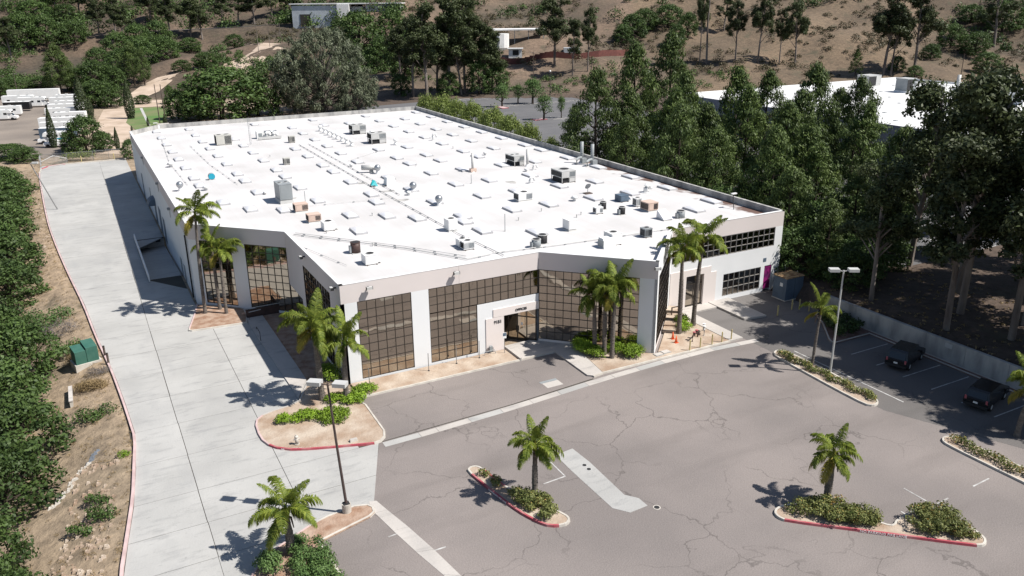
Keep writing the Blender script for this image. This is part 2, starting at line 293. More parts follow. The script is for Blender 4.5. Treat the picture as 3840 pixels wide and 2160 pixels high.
class MB:
    def __init__(s, xf=None): s.v = []; s.f = []; s.xf = xf; s.mi = []; s.cur = 0
    def add(s, vs, fs):
        o = len(s.v); s.v += [s.xf(*p) for p in vs] if s.xf else [tuple(p) for p in vs]
        for f in fs: s.f.append(tuple(o+i for i in f)); s.mi.append(s.cur)
        return s
    def box(s, x0, x1, y0, y1, z0, z1):
        return s.add([(x0, y0, z0), (x1, y0, z0), (x1, y1, z0), (x0, y1, z0), (x0, y0, z1), (x1, y0, z1), (x1, y1, z1), (x0, y1, z1)],
                     [(0, 3, 2, 1), (4, 5, 6, 7), (0, 1, 5, 4), (1, 2, 6, 5), (2, 3, 7, 6), (3, 0, 4, 7)])
    def prism(s, poly, z0, z1, bottom=True):
        n = len(poly); vs = [(x, y, z0) for x, y in poly]+[(x, y, z1) for x, y in poly]
        fs = [tuple(range(n, 2*n))]+([tuple(range(n-1, -1, -1))] if bottom else [])+[(i, (i+1) % n, n+(i+1) % n, n+i) for i in range(n)]
        return s.add(vs, fs)
    def frust(s, x0, x1, y0, y1, z0, z1, i):
        return s.add([(x0, y0, z0), (x1, y0, z0), (x1, y1, z0), (x0, y1, z0), (x0+i, y0+i, z1), (x1-i, y0+i, z1), (x1-i, y1-i, z1), (x0+i, y1-i, z1)],
                     [(0, 3, 2, 1), (4, 5, 6, 7), (0, 1, 5, 4), (1, 2, 6, 5), (2, 3, 7, 6), (3, 0, 4, 7)])
    def tube(s, pts, rad, n=6, cap=True):
        pts = [Vector(p) for p in pts]; rings = []
        rad = rad if isinstance(rad, (list, tuple)) else [rad]*len(pts)
        for i, p in enumerate(pts):
            d = (pts[min(i+1, len(pts)-1)]-pts[max(i-1, 0)]).normalized()
            a = Vector((0, 0, 1)) if abs(d.z) < .9 else Vector((1, 0, 0))
            u = d.cross(a).normalized(); w = d.cross(u)
            rings.append([tuple(p+(u*math.cos(k*2*math.pi/n)+w*math.sin(k*2*math.pi/n))*rad[i]) for k in range(n)])
        vs = [v for r in rings for v in r]; fs = []
        for i in range(len(pts)-1):
            for k in range(n): fs.append((i*n+k, i*n+(k+1) % n, (i+1)*n+(k+1) % n, (i+1)*n+k))
        if cap: fs += [tuple(range(n-1, -1, -1)), tuple(range((len(pts)-1)*n, len(pts)*n))]
        return s.add(vs, fs)
    def cyl(s, x, y, z0, z1, r, r2=None, n=14):
        return s.tube([(x, y, z0), (x, y, z1)], [r, r if r2 is None else r2], n)
    def sph(s, x, y, z, r, nu=12, nv=8, sz=1):
        vs = [(x, y, z-r*sz)]; fs = []
        for j in range(1, nv):
            a = -math.pi/2+math.pi*j/nv
            for i in range(nu): b = 2*math.pi*i/nu; vs.append((x+r*math.cos(a)*math.cos(b), y+r*math.cos(a)*math.sin(b), z+r*sz*math.sin(a)))
        vs.append((x, y, z+r*sz)); T_ = len(vs)-1
        for i in range(nu):
            fs.append((0, 1+(i+1) % nu, 1+i)); fs.append((T_, T_-nu+i, T_-nu+(i+1) % nu))
            for j in range(nv-2): fs.append((1+j*nu+i, 1+j*nu+(i+1) % nu, 1+(j+1)*nu+(i+1) % nu, 1+(j+1)*nu+i))
        return s.add(vs, fs)
    def mesh(s, name, mats, smooth=False):
        me = bpy.data.meshes.new(name); me.from_pydata(s.v, [], s.f)
        for m_ in (mats if isinstance(mats, (list, tuple)) else [mats]): me.materials.append(m_)
        if any(s.mi): me.polygons.foreach_set('material_index', s.mi)
        if len(s.f) < 4000:
            b = bmesh.new(); b.from_mesh(me); bmesh.ops.recalc_face_normals(b, faces=b.faces); b.to_mesh(me); b.free()
        if smooth: me.polygons.foreach_set('use_smooth', [True]*len(me.polygons))
        me.update(); return me
    def obj(s, name, mats, parent=None, world=True, smooth=False, **k):
        return link(name, s.mesh(name, mats, smooth), parent, world, **k)
def copy_tree(o, parent=None):
    c = o.copy(); C.objects.link(c)
    if parent is not None: c.parent = parent
    for ch in list(o.children): copy_tree(ch, c)
    return c
def npmesh(name, V, nper, mat, rv=None):
    """many loose n-gons from an array (N*nper,3)"""
    n = len(V)//nper; me = bpy.data.meshes.new(name)
    me.vertices.add(len(V)); me.vertices.foreach_set('co', np.asarray(V, dtype=np.float32).ravel())
    me.loops.add(len(V)); me.loops.foreach_set('vertex_index', np.arange(len(V), dtype=np.int32))
    me.polygons.add(n); me.polygons.foreach_set('loop_start', np.arange(0, len(V), nper, dtype=np.int32))
    try: me.polygons.foreach_set('loop_total', np.full(n, nper, dtype=np.int32))
    except Exception: pass
    me.materials.append(mat)
    a = me.attributes.new('rv', 'FLOAT', 'FACE'); a.data.foreach_set('value', np.asarray(rv if rv is not None else np.random.rand(n), dtype=np.float32))
    me.update(calc_edges=True); me.validate(); return me
def quads(P, N, size, asp, rng, up=None):
    """leaf quads at P facing N"""
    n = len(P); t = rng.normal(size=(n, 3))
    if up is not None: t = up+t*.35
    t -= N*(t*N).sum(1)[:, None]; t /= np.linalg.norm(t, axis=1)[:, None]+1e-9
    b = np.cross(N, t); s = (size*rng.uniform(.6, 1.35, n))[:, None]
    a = t*s; c = b*s*asp
    V = np.stack([P-a*.5-c*.35, P-a*.1+c*.5, P+a*.55+c*.1, P+a*.05-c*.5], 1)
    return V.reshape(-1, 3)
def foliage(name, blobs, nper, size, mat, seed, asp=.7, up=0., inner=.15, low=-.5, upward=None):
    rng = np.random.default_rng(seed); Ps = []; Ns = []; Rv = []
    for (x, y, z, r, rz) in blobs:
        n = max(6, int(nper*(r*r)**.5)); d = rng.normal(size=(n*2, 3)); d /= np.linalg.norm(d, axis=1)[:, None]
        d = d[d[:, 2] > low][:n]
        k = rng.uniform(1-inner*2.2, 1.08, len(d))[:, None]
        P = d*k*np.array([r, r, rz])+np.array([x, y, z]); Nn = d+rng.normal(size=d.shape)*.55+np.array([0, 0, up]); Nn /= np.linalg.norm(Nn, axis=1)[:, None]
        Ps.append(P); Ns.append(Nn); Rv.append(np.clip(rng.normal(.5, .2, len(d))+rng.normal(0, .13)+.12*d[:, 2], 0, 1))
    P = np.concatenate(Ps); Nn = np.concatenate(Ns)
    u = None
    if upward is not None: u = np.tile(np.array(upward, float), (len(P), 1))
    return npmesh(name, quads(P, Nn, size, asp, rng, u), 4, mat, np.concatenate(Rv))
TREES=[('O','B',560,38.1,249.1,-0.1,14.7,14.4),
('O','B',500,31.5,248.5,-0.1,9.9,6.8),
('O','B',650,48.6,250.8,-0.1,12.8,8.8),
('O','V',450,27.1,256.1,-0.1,8.5,4.6),
('G','G',820,68.4,248.8,-0.1,24.3,16.4),
('G','G',760,61.4,250.1,-0.1,15.7,9.6),
('G','G',900,77.3,245.1,-0.1,11.8,7.3),
('O','M',905,113.6,352.3,7.8,20.3,12.9),
('O','M',990,128.9,351.5,10.6,18.2,9.6),
('O','M',1020,115.5,303.5,3.0,19.0,9.2),
('O','M',860,113.0,375.3,11.7,12.9,8.1),
('O','M',960,114.7,327.9,4.4,14.0,7.3),
('E','S',1075,107.7,263.0,-0.1,31.7,10.2),
('E','S',1040,105.0,269.0,0.0,26.9,7.6),
('E','S',1130,117.0,265.7,0.4,33.9,11.1),
('E','S',1190,125.7,264.5,0.7,27.2,8.4),
('E','S',1170,122.9,265.2,0.7,33.0,9.1),
('E','S',1215,128.6,262.5,0.7,23.3,7.7),
('E','S',1010,106.1,283.2,1.6,22.5,7.2),
('E','S',1240,132.5,262.3,0.9,20.4,6.3),
('E','S',1100,114.0,269.2,0.6,23.6,8.4),
('E','S',1160,121.3,264.9,0.5,19.7,7.7),
('O','S',1205,126.7,261.7,0.5,11.8,5.6),
('O','S',1250,133.7,261.7,0.9,9.8,5.6),
('O','S',1130,117.0,265.7,0.4,8.1,4.9),
('O','S',1010,102.6,274.2,0.5,7.4,4.2),
('P','R',530,78.6,504.9,30.3,15.0,6.7),
('D','V',340,23.6,357.4,1.3,16.4,6.2),
('D','V',155,-2.1,353.6,0.5,17.7,5.6),
('D','V',170,-0.0,356.1,0.8,14.2,4.5),
('O','V',245,9.7,350.9,-0.3,12.3,8.3),
('O','V',205,4.6,355.6,0.3,8.8,6.0),
('O','V',290,15.9,349.2,0.2,9.5,6.0),
('O','V',250,8.2,300.2,-0.1,8.8,7.1),
('O','V',280,11.6,298.1,-0.1,6.9,5.8),
('O','V',220,4.7,300.3,-0.1,5.3,3.9),
('P','V',365,26.4,347.2,2.0,13.9,3.4),
('C','C',330,15.0,264.6,-0.1,11.3,1.5),
('C','C',211,2.8,273.1,-0.1,12.3,2.0),
('C','C',229,4.8,273.6,-0.1,5.9,1.1),
('C','C',137,-5.0,219.1,-0.1,9.6,1.0),
('C','C',297,8.0,207.9,-0.1,5.3,0.6),
('C','C',374,17.9,245.3,-0.1,2.7,0.4),
('C','C',416,22.5,247.4,-0.1,2.7,0.6),
('C','C',332,13.2,238.0,-0.1,1.5,0.3),
('O','V',220,1.6,207.0,-0.1,8.5,5.4),
('O','V',180,-1.5,212.6,-0.1,4.5,2.7),
('O','V',262,5.1,208.5,-0.1,4.5,3.2),
('O','V',25,-13.6,208.1,-0.1,3.3,5.7),
('O','V',60,-10.8,202.2,-0.1,3.1,3.8),
('O','V',330,9.7,194.1,-0.1,4.3,2.2),
('O','V',430,29.6,296.8,-0.1,6.2,2.0),
('O','V',360,21.5,302.0,-0.1,3.1,3.3),
('O','V',30,-18.5,364.2,1.1,4.8,6.7),
('O','V',110,-8.0,367.1,1.2,4.5,6.9),
('O','V',5,-21.1,344.4,-0.0,6.9,4.2),
('D','M',1165,178.1,384.1,22.4,16.6,5.9),
('E','H',1395,172.4,286.7,6.8,26.0,9.5),
('E','H',1440,171.2,271.3,4.1,20.9,5.3),
('E','H',1478,177.7,270.8,5.3,23.2,4.6),
('O','H',1590,225.9,308.8,14.3,10.9,8.0),
('O','H',1620,234.9,312.2,17.4,10.2,7.2),
('O','H',1680,247.0,310.5,18.8,10.3,9.1),
('O','H',1730,246.0,295.0,15.0,10.8,5.3),
('O','H',1700,233.6,287.5,11.6,9.8,5.1),
('O','H',1565,218.0,305.1,12.1,9.1,5.2),
('E','Q',1760,227.3,264.3,6.9,32.8,4.0),
('E','Q',1820,267.3,295.9,17.0,17.0,6.3),
('E','Q',1850,237.8,255.1,8.3,22.5,5.6),
('E','Q',1905,243.2,248.4,6.9,28.1,6.3),
('E','Q',1960,255.5,248.8,6.3,21.3,4.8),
('E','Q',2000,256.1,240.9,6.0,24.5,6.3),
('E','Q',2220,273.7,213.8,3.3,31.2,9.8),
('E','Q',2240,276.2,212.2,3.3,25.6,6.8),
('P','Q',2150,262.2,216.8,2.9,10.1,2.7),
('O','Q',2255,281.0,213.5,4.4,5.9,3.8),
('E','Q',2300,285.1,208.9,4.6,32.5,9.8),
('O','Q',2300,279.1,204.1,3.0,4.3,3.7),
('O','Q',2340,309.3,220.2,7.3,6.2,4.8),
('O','Q',2390,327.2,224.7,11.2,9.5,6.6),
('O','Q',2450,328.4,214.5,8.5,9.3,7.3),
('O','Q',2480,314.9,199.7,3.8,7.4,6.2),
('O','Q',2520,374.4,233.4,16.1,13.5,10.7),
('O','Q',2440,371.1,247.0,19.3,8.6,7.3),
('E','Q',2500,351.6,221.4,10.5,28.5,10.2),
('L','L',1263,119.5,230.4,-0.1,7.5,3.0),
('L','L',1303,127.5,234.7,-0.1,6.5,2.4),
('L','L',1340,131.6,232.4,-0.1,8.4,3.9),
('L','L',1368,116.2,198.8,-0.1,7.3,3.1),
('L','L',1412,122.5,199.7,-0.1,6.3,1.6),
('K','K',1105,103.3,242.5,-0.1,4.4,4.4),
('K','K',1140,102.3,229.7,-0.1,4.7,4.2),
('K','K',1180,100.5,214.5,-0.1,4.9,5.1),
('K','K',1230,99.7,200.2,-0.1,4.7,4.9),
('K','K',1290,98.6,184.3,-0.1,4.2,4.1),
('K','K',1370,97.5,166.4,-0.1,2.8,2.8),
('K','K',1075,102.5,250.5,-0.1,3.0,3.2),
('E','R',30,-19.0,421.5,9.2,17.9,7.7),
('O','R',60,-14.3,443.4,13.0,15.4,9.9),
('O','R',120,-4.8,444.1,13.0,14.4,9.1),
('O','R',20,-20.7,445.6,12.8,10.6,6.3),
('O','R',190,6.8,445.1,13.7,10.9,7.4),
('E','R',250,17.6,449.4,17.1,16.1,6.6),
('E','R',310,27.2,442.3,15.3,16.0,7.5),
('E','R',290,26.5,480.1,17.8,19.1,7.1),
('O','R',350,31.5,417.3,10.9,12.0,9.0),
('O','R',300,22.3,409.7,8.2,11.7,7.9),
('O','R',400,41.6,433.0,11.6,12.5,8.5),
('E','R',430,48.1,438.6,15.7,18.9,7.7),
('E','R',480,57.1,438.0,16.1,20.3,8.7),
('E','R',510,62.0,434.8,14.5,14.6,5.8),
('O','R',360,29.4,383.0,6.2,12.7,7.5),
('O','V',310,21.3,380.8,3.5,11.0,7.4),
('O','R',250,13.4,401.8,4.0,9.9,6.8),
('O','R',420,39.5,385.8,8.9,9.7,6.8),
('E','R',560,75.0,453.2,19.3,17.2,7.1),
('E','R',600,85.5,466.6,20.8,15.8,8.4),
('E','R',640,92.6,461.2,20.3,18.1,8.4),
('E','R',685,103.2,465.6,23.5,15.0,6.4),
('E','R',720,111.1,466.9,24.3,14.1,6.5),
('E','R',745,115.9,464.7,23.9,12.6,5.4),
('O','R',460,42.1,359.6,5.6,4.6,4.8),
('O','R',520,51.5,360.5,6.7,6.2,6.5),
('O','R',590,71.9,408.7,11.6,6.2,5.6),
('O','R',480,50.9,397.2,11.2,5.9,6.2),
('O','R',170,5.9,515.9,21.4,10.1,9.6),
('O','R',90,-9.2,524.8,21.6,12.1,12.8),
('E','R',200,12.5,524.8,25.2,16.3,8.7),
('E','R',140,1.3,536.0,27.4,14.4,8.8),
('E','R',380,44.1,481.4,21.3,17.5,9.3),
('E','R',240,19.7,518.1,23.2,16.3,7.6)]
# ------------------------------------------------------------------ ground sheet
def build_ground():
    xs = sorted(set([-1600, -1200, -900, -700, -550]+list(range(-450, -60, 10))+list(range(-60, -16, 4))+list(range(-16, 6, 1))+list(range(6, 66, 3))+[4.85, 8.95, 67.55, 67.95]+list(range(69, 90, 3))+list(range(90, 440, 5))+[460, 500, 560, 650, 800, 1000, 1300, 1700]))
    ys = sorted(set([-500, -300, -150, -80, -40, 0]+list(range(10, 200, 3))+list(range(200, 560, 5))+[103.8, 123.65]+[580, 620, 680, 760, 900, 1100, 1400, 1900]))
    nx, ny = len(xs), len(ys); V = []; col = []
    rnd = random.Random(3)
    lawn = (14, 24, 246, 290)
    for y in ys:
        for x in xs:
            z = T(x, y)
            V.append((x, y, z))
            cx = x*CH-y*SH; cy = x*SH+y*CH
            n = math.sin(cx*.05+1.3)*math.sin(cy*.04)+.6*math.sin(cx*.13-cy*.09)+.4*math.sin(cx*.31+cy*.27)
            g = max(0, min(1, .5+.4*n))
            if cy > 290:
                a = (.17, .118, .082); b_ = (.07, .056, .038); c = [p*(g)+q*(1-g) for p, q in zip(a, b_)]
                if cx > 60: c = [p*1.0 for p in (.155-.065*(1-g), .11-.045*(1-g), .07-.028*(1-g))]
                if cx > 200: c = [p*.6 for p in c]  # right-hand slope darkened in colour to stand in for vignetting
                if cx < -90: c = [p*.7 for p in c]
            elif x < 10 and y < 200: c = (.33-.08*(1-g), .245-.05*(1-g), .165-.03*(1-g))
            elif x > 66: c = (.075, .052, .038)  # leaf-litter brown of the right bank, darkened to deepen the tree shade
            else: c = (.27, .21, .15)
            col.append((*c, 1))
    F = []
    for j in range(ny-1):
        for i in range(nx-1):
            if 4.8 < (xs[i]+xs[i+1])/2 < 9 and 103.8 < (ys[j]+ys[j+1])/2 < 123.65: continue
            F.append((j*nx+i, j*nx+i+1, (j+1)*nx+i+1, (j+1)*nx+i))
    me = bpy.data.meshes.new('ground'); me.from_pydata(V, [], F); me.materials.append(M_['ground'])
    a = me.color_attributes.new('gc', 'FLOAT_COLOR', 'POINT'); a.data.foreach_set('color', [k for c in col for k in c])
    me.polygons.foreach_set('use_smooth', [True]*len(F)); me.update()
    tag(link('ground', me), kind='structure')
build_ground()
def sheet(name, poly, z, mat, kind='structure', th=.03, parent=None):
    o = MB().prism(poly, z-th, z, False).obj(name, mat, parent)
    if parent is None: tag(o, kind=kind)
    return o
def drape(name, poly_rows, mat, dz=.08):
    """ribbon that follows the terrain: list of (left, right) pairs"""
    vs = []; fs = []
    for (a, b) in poly_rows:
        for k in range(5):
            t = k/4; x = a[0]+(b[0]-a[0])*t; y = a[1]+(b[1]-a[1])*t; vs.append((x, y, T(x, y)+dz))
    for i in range(len(poly_rows)-1):
        for k in range(4): q = i*5+k; fs.append((q, q+1, q+6, q+5))
    me = bpy.data.meshes.new(name); me.from_pydata(vs, [], fs); me.materials.append(mat); me.polygons.foreach_set('use_smooth', [True]*len(fs))
    return tag(link(name, me), kind='structure')
def U2(x, y): return (x*CH+y*SH, -x*SH+y*CH)      # camera-heading plan frame -> world plan
# asphalt yards
sheet('parking_lot', [(16.6, 53.3), (16.55, 53.1), (13.45, 45.6), (9.3, 45.0), (9.3, 8), (67.7, 8), (67.7, 66), (53.4, 66), (53.4, 61.1), (17.2, 61.1)], -.012, M_['asph'])
sheet('shaded_lot_sheet', [(54.6, 38), (67.6, 8), (67.6, 65.9), (55.0, 65.9), (55.2, 52)], -.006, M_['asph3'])  # dark sheet over the same lot, painting in the shade of the trees
sheet('far_parking_lot', [(69.3, 120), (92, 100), (150, 128), (152, 262), (112, 258), (69.3, 252)], .0, M_['asph2'])
sheet('neighbour_parking_lot', [(84, 40), (140, 40), (140, 104), (84, 98)], .35 if False else .02+T(100, 61)+.12, M_['asph2'])
sheet('vehicle_yard', [(-40, 200), (-1, 206), (2, 255), (1, 330), (-6, 345), (-60, 345), (-60, 200)], .0, M_['gravel'])
sheet('lawn', [(14.2, 240), (20.5, 240), (28, 282), (24, 291), (17.4, 291), (13.0, 256)], .01, M_['lawn'])
sheet('dirt_yard', [(3, 205), (13.5, 198), (13.5, 238), (14, 258), (17, 292), (9, 292), (6.5, 268), (4, 240)], -.005, M_['tan'])
sheet('garden_path', [(17.9, 246), (18.5, 246), (20.2, 290), (19.4, 290)], .02, M_['line'])
sheet('dirt_clearing', [(13, 293), (26, 292), (40, 300), (34, 322), (16, 322)], .012, M_['tan'])
drape('dirt_trail', [((13, 320), (24, 322)), ((20, 338), (30, 336)), ((26, 350), (36, 347)), ((32, 360), (39, 355)), ((40, 366), (43, 360))], M_['tan'])
drape('dirt_cutting', [((55, 352), (62, 345)), ((57, 362), (68, 352)), ((66, 366), (78, 356)), ((74, 378), (86, 366)), ((76, 392), (92, 382))], M_['tan'])
rd = [(-330, 372), (-300, 378), (-252, 388), (-235, 396), (-215, 405), (-180, 418), (-140, 432), (-115, 443)]
drape('hill_road', [(U2(x, y+4.5), U2(x, y-4.5)) for x, y in rd], M_['asph2'], .15)
# concrete driveway, slab by slab
dw = thing('driveway', 'x', 'x', (3, 110, 0))
for k in ('label', 'category'): del dw[k]
dw['kind'] = 'structure'
MB().prism([(kerb_u(w)-.02, w) for w in (24, 45, 58, 70, 87, 111, 138, 165, 194)]+[(8.6, 194), (8.6, 123.7), (4.8, 123.7), (4.8, 103.8), (8.6, 103.8), (8.6, 92), (15, 91), (15, 60), (16.3, 53), (13.4, 46.2), (9.2, 45), (9.2, 24)], -.05, -.025).obj('joint_filler', M_['joint'], dw)
cuts = [24, 28, 33.5, 39, 45.02, 49, 53.2, 58.5, 64, 69.5, 75, 80.5, 86, 92, 98, 103.8, 109, 114, 119, 123.65, 129, 135, 141, 147, 153, 159, 166, 173, 180, 187, 194]
def DR(w):
    if w < 45: return 9.25
    if w < 53.2: return 13.3+(w-45)*(16.55-13.3)/8.2
    if w < 92: return 15
    if w < 103.75 or w > 123.6: return 8.62
    return 4.82
rs = random.Random(5)
for a, b in zip(cuts, cuts[1:]):
    g = .02; e = .01
    for part in (0, 1, 2):
        j1, j2 = 3.4+rs.uniform(-.02, .02), 9.2
        L0, L1 = kerb_u(a)+.02, kerb_u(b)+.02; r0, r1 = DR(a+e), DR(b-e)
        if part == 0: p = [(L0, a+g), (min(j1, r0)-g, a+g), (min(j1, r1)-g, b-g), (L1, b-g)]
        elif part == 1: p = [(j1+g, a+g), (min(j2, r0), a+g), (min(j2, r1), b-g), (j1+g, b-g)]
        else:
            if r0 <= j2+.1 or r1 <= j2+.1: continue
            p = [(j2+g*2, a+g), (r0, a+g), (r1, b-g), (j2+g*2, b-g)]
        MB().prism(p, -.1, rs.uniform(-.004, .004), False).obj('slab', M_['conc'], dw)
# loading dock ramp
dk = thing('loading_dock', 'sunken loading dock ramp beside the shaded left wall with a white barrier', 'dock', (6.9, 103.8, 0))
MB().add([(4.85, 103.8, 0), (8.7, 103.8, 0), (8.7, 123.6, -1.3), (4.85, 123.6, -1.3)], [(0, 1, 2, 3)]).obj('ramp', M_['conc'], dk)
MB().box(4.7, 8.7, 123.6, 123.75, -1.5, .0).obj('dock_wall', M_['conc2'], dk)
MB().box(4.7, 4.84, 103.8, 123.6, -1.5, .0).obj('side_wall', M_['conc2'], dk)
for x in (5.3, 6.6, 7.9):
    MB().box(x-.3, x+.3, 123.35, 123.6, -.55, -.1).obj('bumper', M_['dark'], dk)
MB().box(5.0, 8.7, 123.4, 123.62, -.08, .03).obj('dock_edge', M_['dark'], dk)
b = MB(); b.box(4.86, 4.99, 102.7, 112.9, .12, .98).box(4.86, 4.99, 113.1, 123.7, .12, .98)
b.obj('barrier_board', M_['white'], dk)
for w in (102.8, 108, 113, 118, 123.6): MB().box(4.88, 4.97, w-.05, w+.05, -.2, .14).obj('barrier_post', M_['galv'], dk)
# ------------------------------------------------------------------ kerbs
def offs(pts, d, closed):
    n = len(pts); o = []
    for i in range(n):
        p = Vector(pts[i]); a = Vector(pts[i-1]) if (i or closed) else None; c = Vector(pts[(i+1) % n]) if (i < n-1 or closed) else None
        t1 = (p-a).normalized() if a is not None else None; t2 = (c-p).normalized() if c is not None else None
        t1 = t1 or t2; t2 = t2 or t1
        nn = Vector((-(t1+t2).y, (t1+t2).x)).normalized(); k = max(.45, nn.dot(Vector((-t1.y, t1.x))))
        o.append(tuple(p+nn*d/k))
    return o
def smooth_poly(pts, closed=True, it=1):
    for _ in range(it):
        q = []; n = len(pts)
        for i in range(n if closed else n-1):
            a, b_ = pts[i], pts[(i+1) % n]
            q += [(a[0]*.78+b_[0]*.22, a[1]*.78+b_[1]*.22), (a[0]*.22+b_[0]*.78, a[1]*.22+b_[1]*.78)]
        if not closed: q = [pts[0]]+q+[pts[-1]]
        pts = q
    return pts
def ccw(p):
    s = sum(p[i][0]*p[(i+1) % len(p)][1]-p[(i+1) % len(p)][0]*p[i][1] for i in range(len(p))); return p if s > 0 else p[::-1]
def kerbs(parent, pts, closed, spans, w=.16, h=.15, z=0, side=1, lean=.03):
    """spans: (name, material, test(x,y)) first hit wins; consecutive segments of one kind join into one part"""
    inn = offs(pts, w*side, closed); n = len(pts); m = n if closed else n-1; runs = []
    for i in range(m):
        mx = ((pts[i][0]+pts[(i+1) % n][0])/2, (pts[i][1]+pts[(i+1) % n][1])/2)
        k = next(j for j, s in enumerate(spans) if s[2](*mx))
        if runs and runs[-1][0] == k: runs[-1][1].append(i)
        else: runs.append([k, [i]])
    for k, segs in runs:
        b = MB()
        for i in segs:
            j = (i+1) % n; o0, o1, i0, i1 = pts[i], pts[j], inn[i], inn[j]
            c = offs([o0, o1], lean*side, False); t0, t1 = c
            b.add([(*o0, z-.06), (*o1, z-.06), (*i1, z-.06), (*i0, z-.06), (*t0, z+h), (*t1, z+h), (*i1, z+h), (*i0, z+h)],
                  [(0, 1, 5, 4), (4, 5, 6, 7), (2, 3, 7, 6), (0, 4, 7, 3), (1, 2, 6, 5)])
        b.obj(spans[k][0], M_[spans[k][1]], parent)
    return inn
ANY = lambda x, y: True
def text(parent, s, size, mat, loc, rot, name='lettering', ext=.012, bold=0, sx=1):
    cu = bpy.data.curves.new(name, 'FONT'); cu.body = s; cu.size = size; cu.extrude = ext; cu.offset = bold; cu.align_x = 'LEFT'
    o = bpy.data.objects.new(name, cu); C.objects.link(o); bpy.context.view_layer.update()
    me = bpy.data.meshes.new_from_object(o.evaluated_get(bpy.context.evaluated_depsgraph_get())); bpy.data.objects.remove(o)
    me.name = name; me.materials.clear(); me.materials.append(mat)
    q = link(name, me, parent, True); q.location = loc; q.rotation_euler = rot; q.scale = (sx, 1, 1); return q
kl = smooth_poly([(kerb_u(w), w) for w in (26, 36, 45.8, 50, 54.4, 58, 63, 66, 70, 78, 87, 98, 111, 123.5, 138, 153, 165, 179, 186)], False)+[(-7.3, 190.5), (-6.0, 193.2), (-3, 194.2), (3, 194.3), (8.7, 194.3)]
lk = thing('long_kerb', 'long curving kerb with faded pink paint along the left edge of the driveway', 'kerb', (0, 70, 0))
kerbs(lk, kl, False, [('red_kerb', 'red', lambda x, y: y > 191 and -6.9 < x < -3.5), ('kerb', 'kerb', lambda x, y: y > 188), ('painted_kerb', 'kerbpink', ANY)], .2, .16)
# corner island with the tall dark lamp post beside it
isl = thing('planting_bed', 'pale dirt corner bed with red kerb lettering and round green bushes', 'planter', (13, 58, 0))
P1 = ccw([(17.25, 61.0), (17.72, 59.5), (17.6, 54.6), (17.3, 53.7), (16.8, 53.2), (16.2, 53.1), (13.6, 53.95), (11.4, 54.75), (10.3, 55.3), (9.45, 56.05), (9.0, 56.8), (8.72, 57.8), (8.66, 59), (8.75, 60.4), (9.0, 61.3), (9.6, 61.9), (10.6, 62.25), (12.0, 62.5), (12.9, 63.0), (14.6, 66.5), (17.2, 66.5)])
kerbs(isl, P1, True, [('hidden_edge', 'conc2', lambda x, y: y > 61.0 and x > 9.7), ('kerb', 'kerb', lambda x, y: x > 15.7), ('red_kerb', 'red', lambda x, y: y < 57.2), ('painted_kerb', 'kerbpink', ANY)], .17, .15)
MB().prism([(x*.985+.19, y*.99+.58) for x, y in P1], .0, .11, False).obj('soil', M_['soil'], isl)
text(isl, 'NO PARKING FIRE LANE', .17, M_['white'], (9.72, 55.72, .02), (R(78), 0, R(-21)), sx=1.2)
# small bed under the three palms at the left
sb = thing('planting_bed', 'small triangular dirt bed under the left palms at the end of the shaded wall', 'planter', (9, 86, 0))
P2 = ccw([(8.75, 91.9), (8.15, 89.1), (6.95, 84.6), (6.85, 84.1), (7.15, 83.8), (9.4, 83.6), (12.65, 83.35), (13.1, 85.5), (13.2, 87.5), (12.9, 88.3)])
kerbs(sb, P2, True, [('painted_kerb', 'kerbpink', lambda x, y: x < 8.5 and y > 84.4), ('kerb', 'kerb', ANY)], .17, .14)
MB().prism([(x*.97+.27, y*.985+1.3) for x, y in P2], .0, .1, False).obj('soil', M_['mulch'], sb)
# sidewalk and sunken area by the grey wall
sheet('sidewalk', ccw([(12.75, 84.6), (14.5, 84.6), (14.55, 66.8), (13.0, 63.4), (12.75, 78.9)]), .12, M_['conc2'], th=.2)
sheet('side_court', [(14.55, 66.6), (17.4, 66.6), (17.4, 84.0), (14.55, 86.6)], .03, M_['mulch'])
gw = thing('retaining_wall', 'low dark retaining wall with metal railing by the shaded entrance court', 'wall', (14, 84, 0))
MB().box(12.85, 17.3, 84.75, 84.95, 0, .95).obj('wall', M_['brown'], gw)
MB().tube([(12.85, 84.7, 1.15), (17.3, 84.7, 1.15)], .035).obj('handrail', M_['lgrey'], gw)
for x in (13.1, 15.1, 17.1): MB().box(x-.02, x+.02, 84.68, 84.72, .9, 1.15).obj('rail_post', M_['dark'], gw)
hr = thing('handrail', 'dark looped handrail beside the shaded diagonal sidewalk', 'handrail', (12.8, 78.5, .1))
MB().tube([(12.85, 77.7, .1), (12.85, 77.7, 1.0), (12.85, 79.3, 1.0), (12.85, 79.5, .7)], .035).obj('rail', M_['dark'], hr)
MB().box(12.8, 12.9, 77.65, 77.75, .05, .14).obj('foot', M_['dark'], hr)
hr = thing('handrail', 'thin rusty handrail at the right corner of the small dirt bed', 'handrail', (13, 84.2, .1))
MB().tube([(12.3, 84.0, .7), (12.3, 84.0, .95), (13.0, 84.0, .95), (13.0, 84.0, .1)], .025).obj('rail', M_['brown'], hr)
MB().tube([(13.0, 84.0, .95), (14.3, 84.2, .97)], .04).obj('grip', M_['lgrey'], hr)
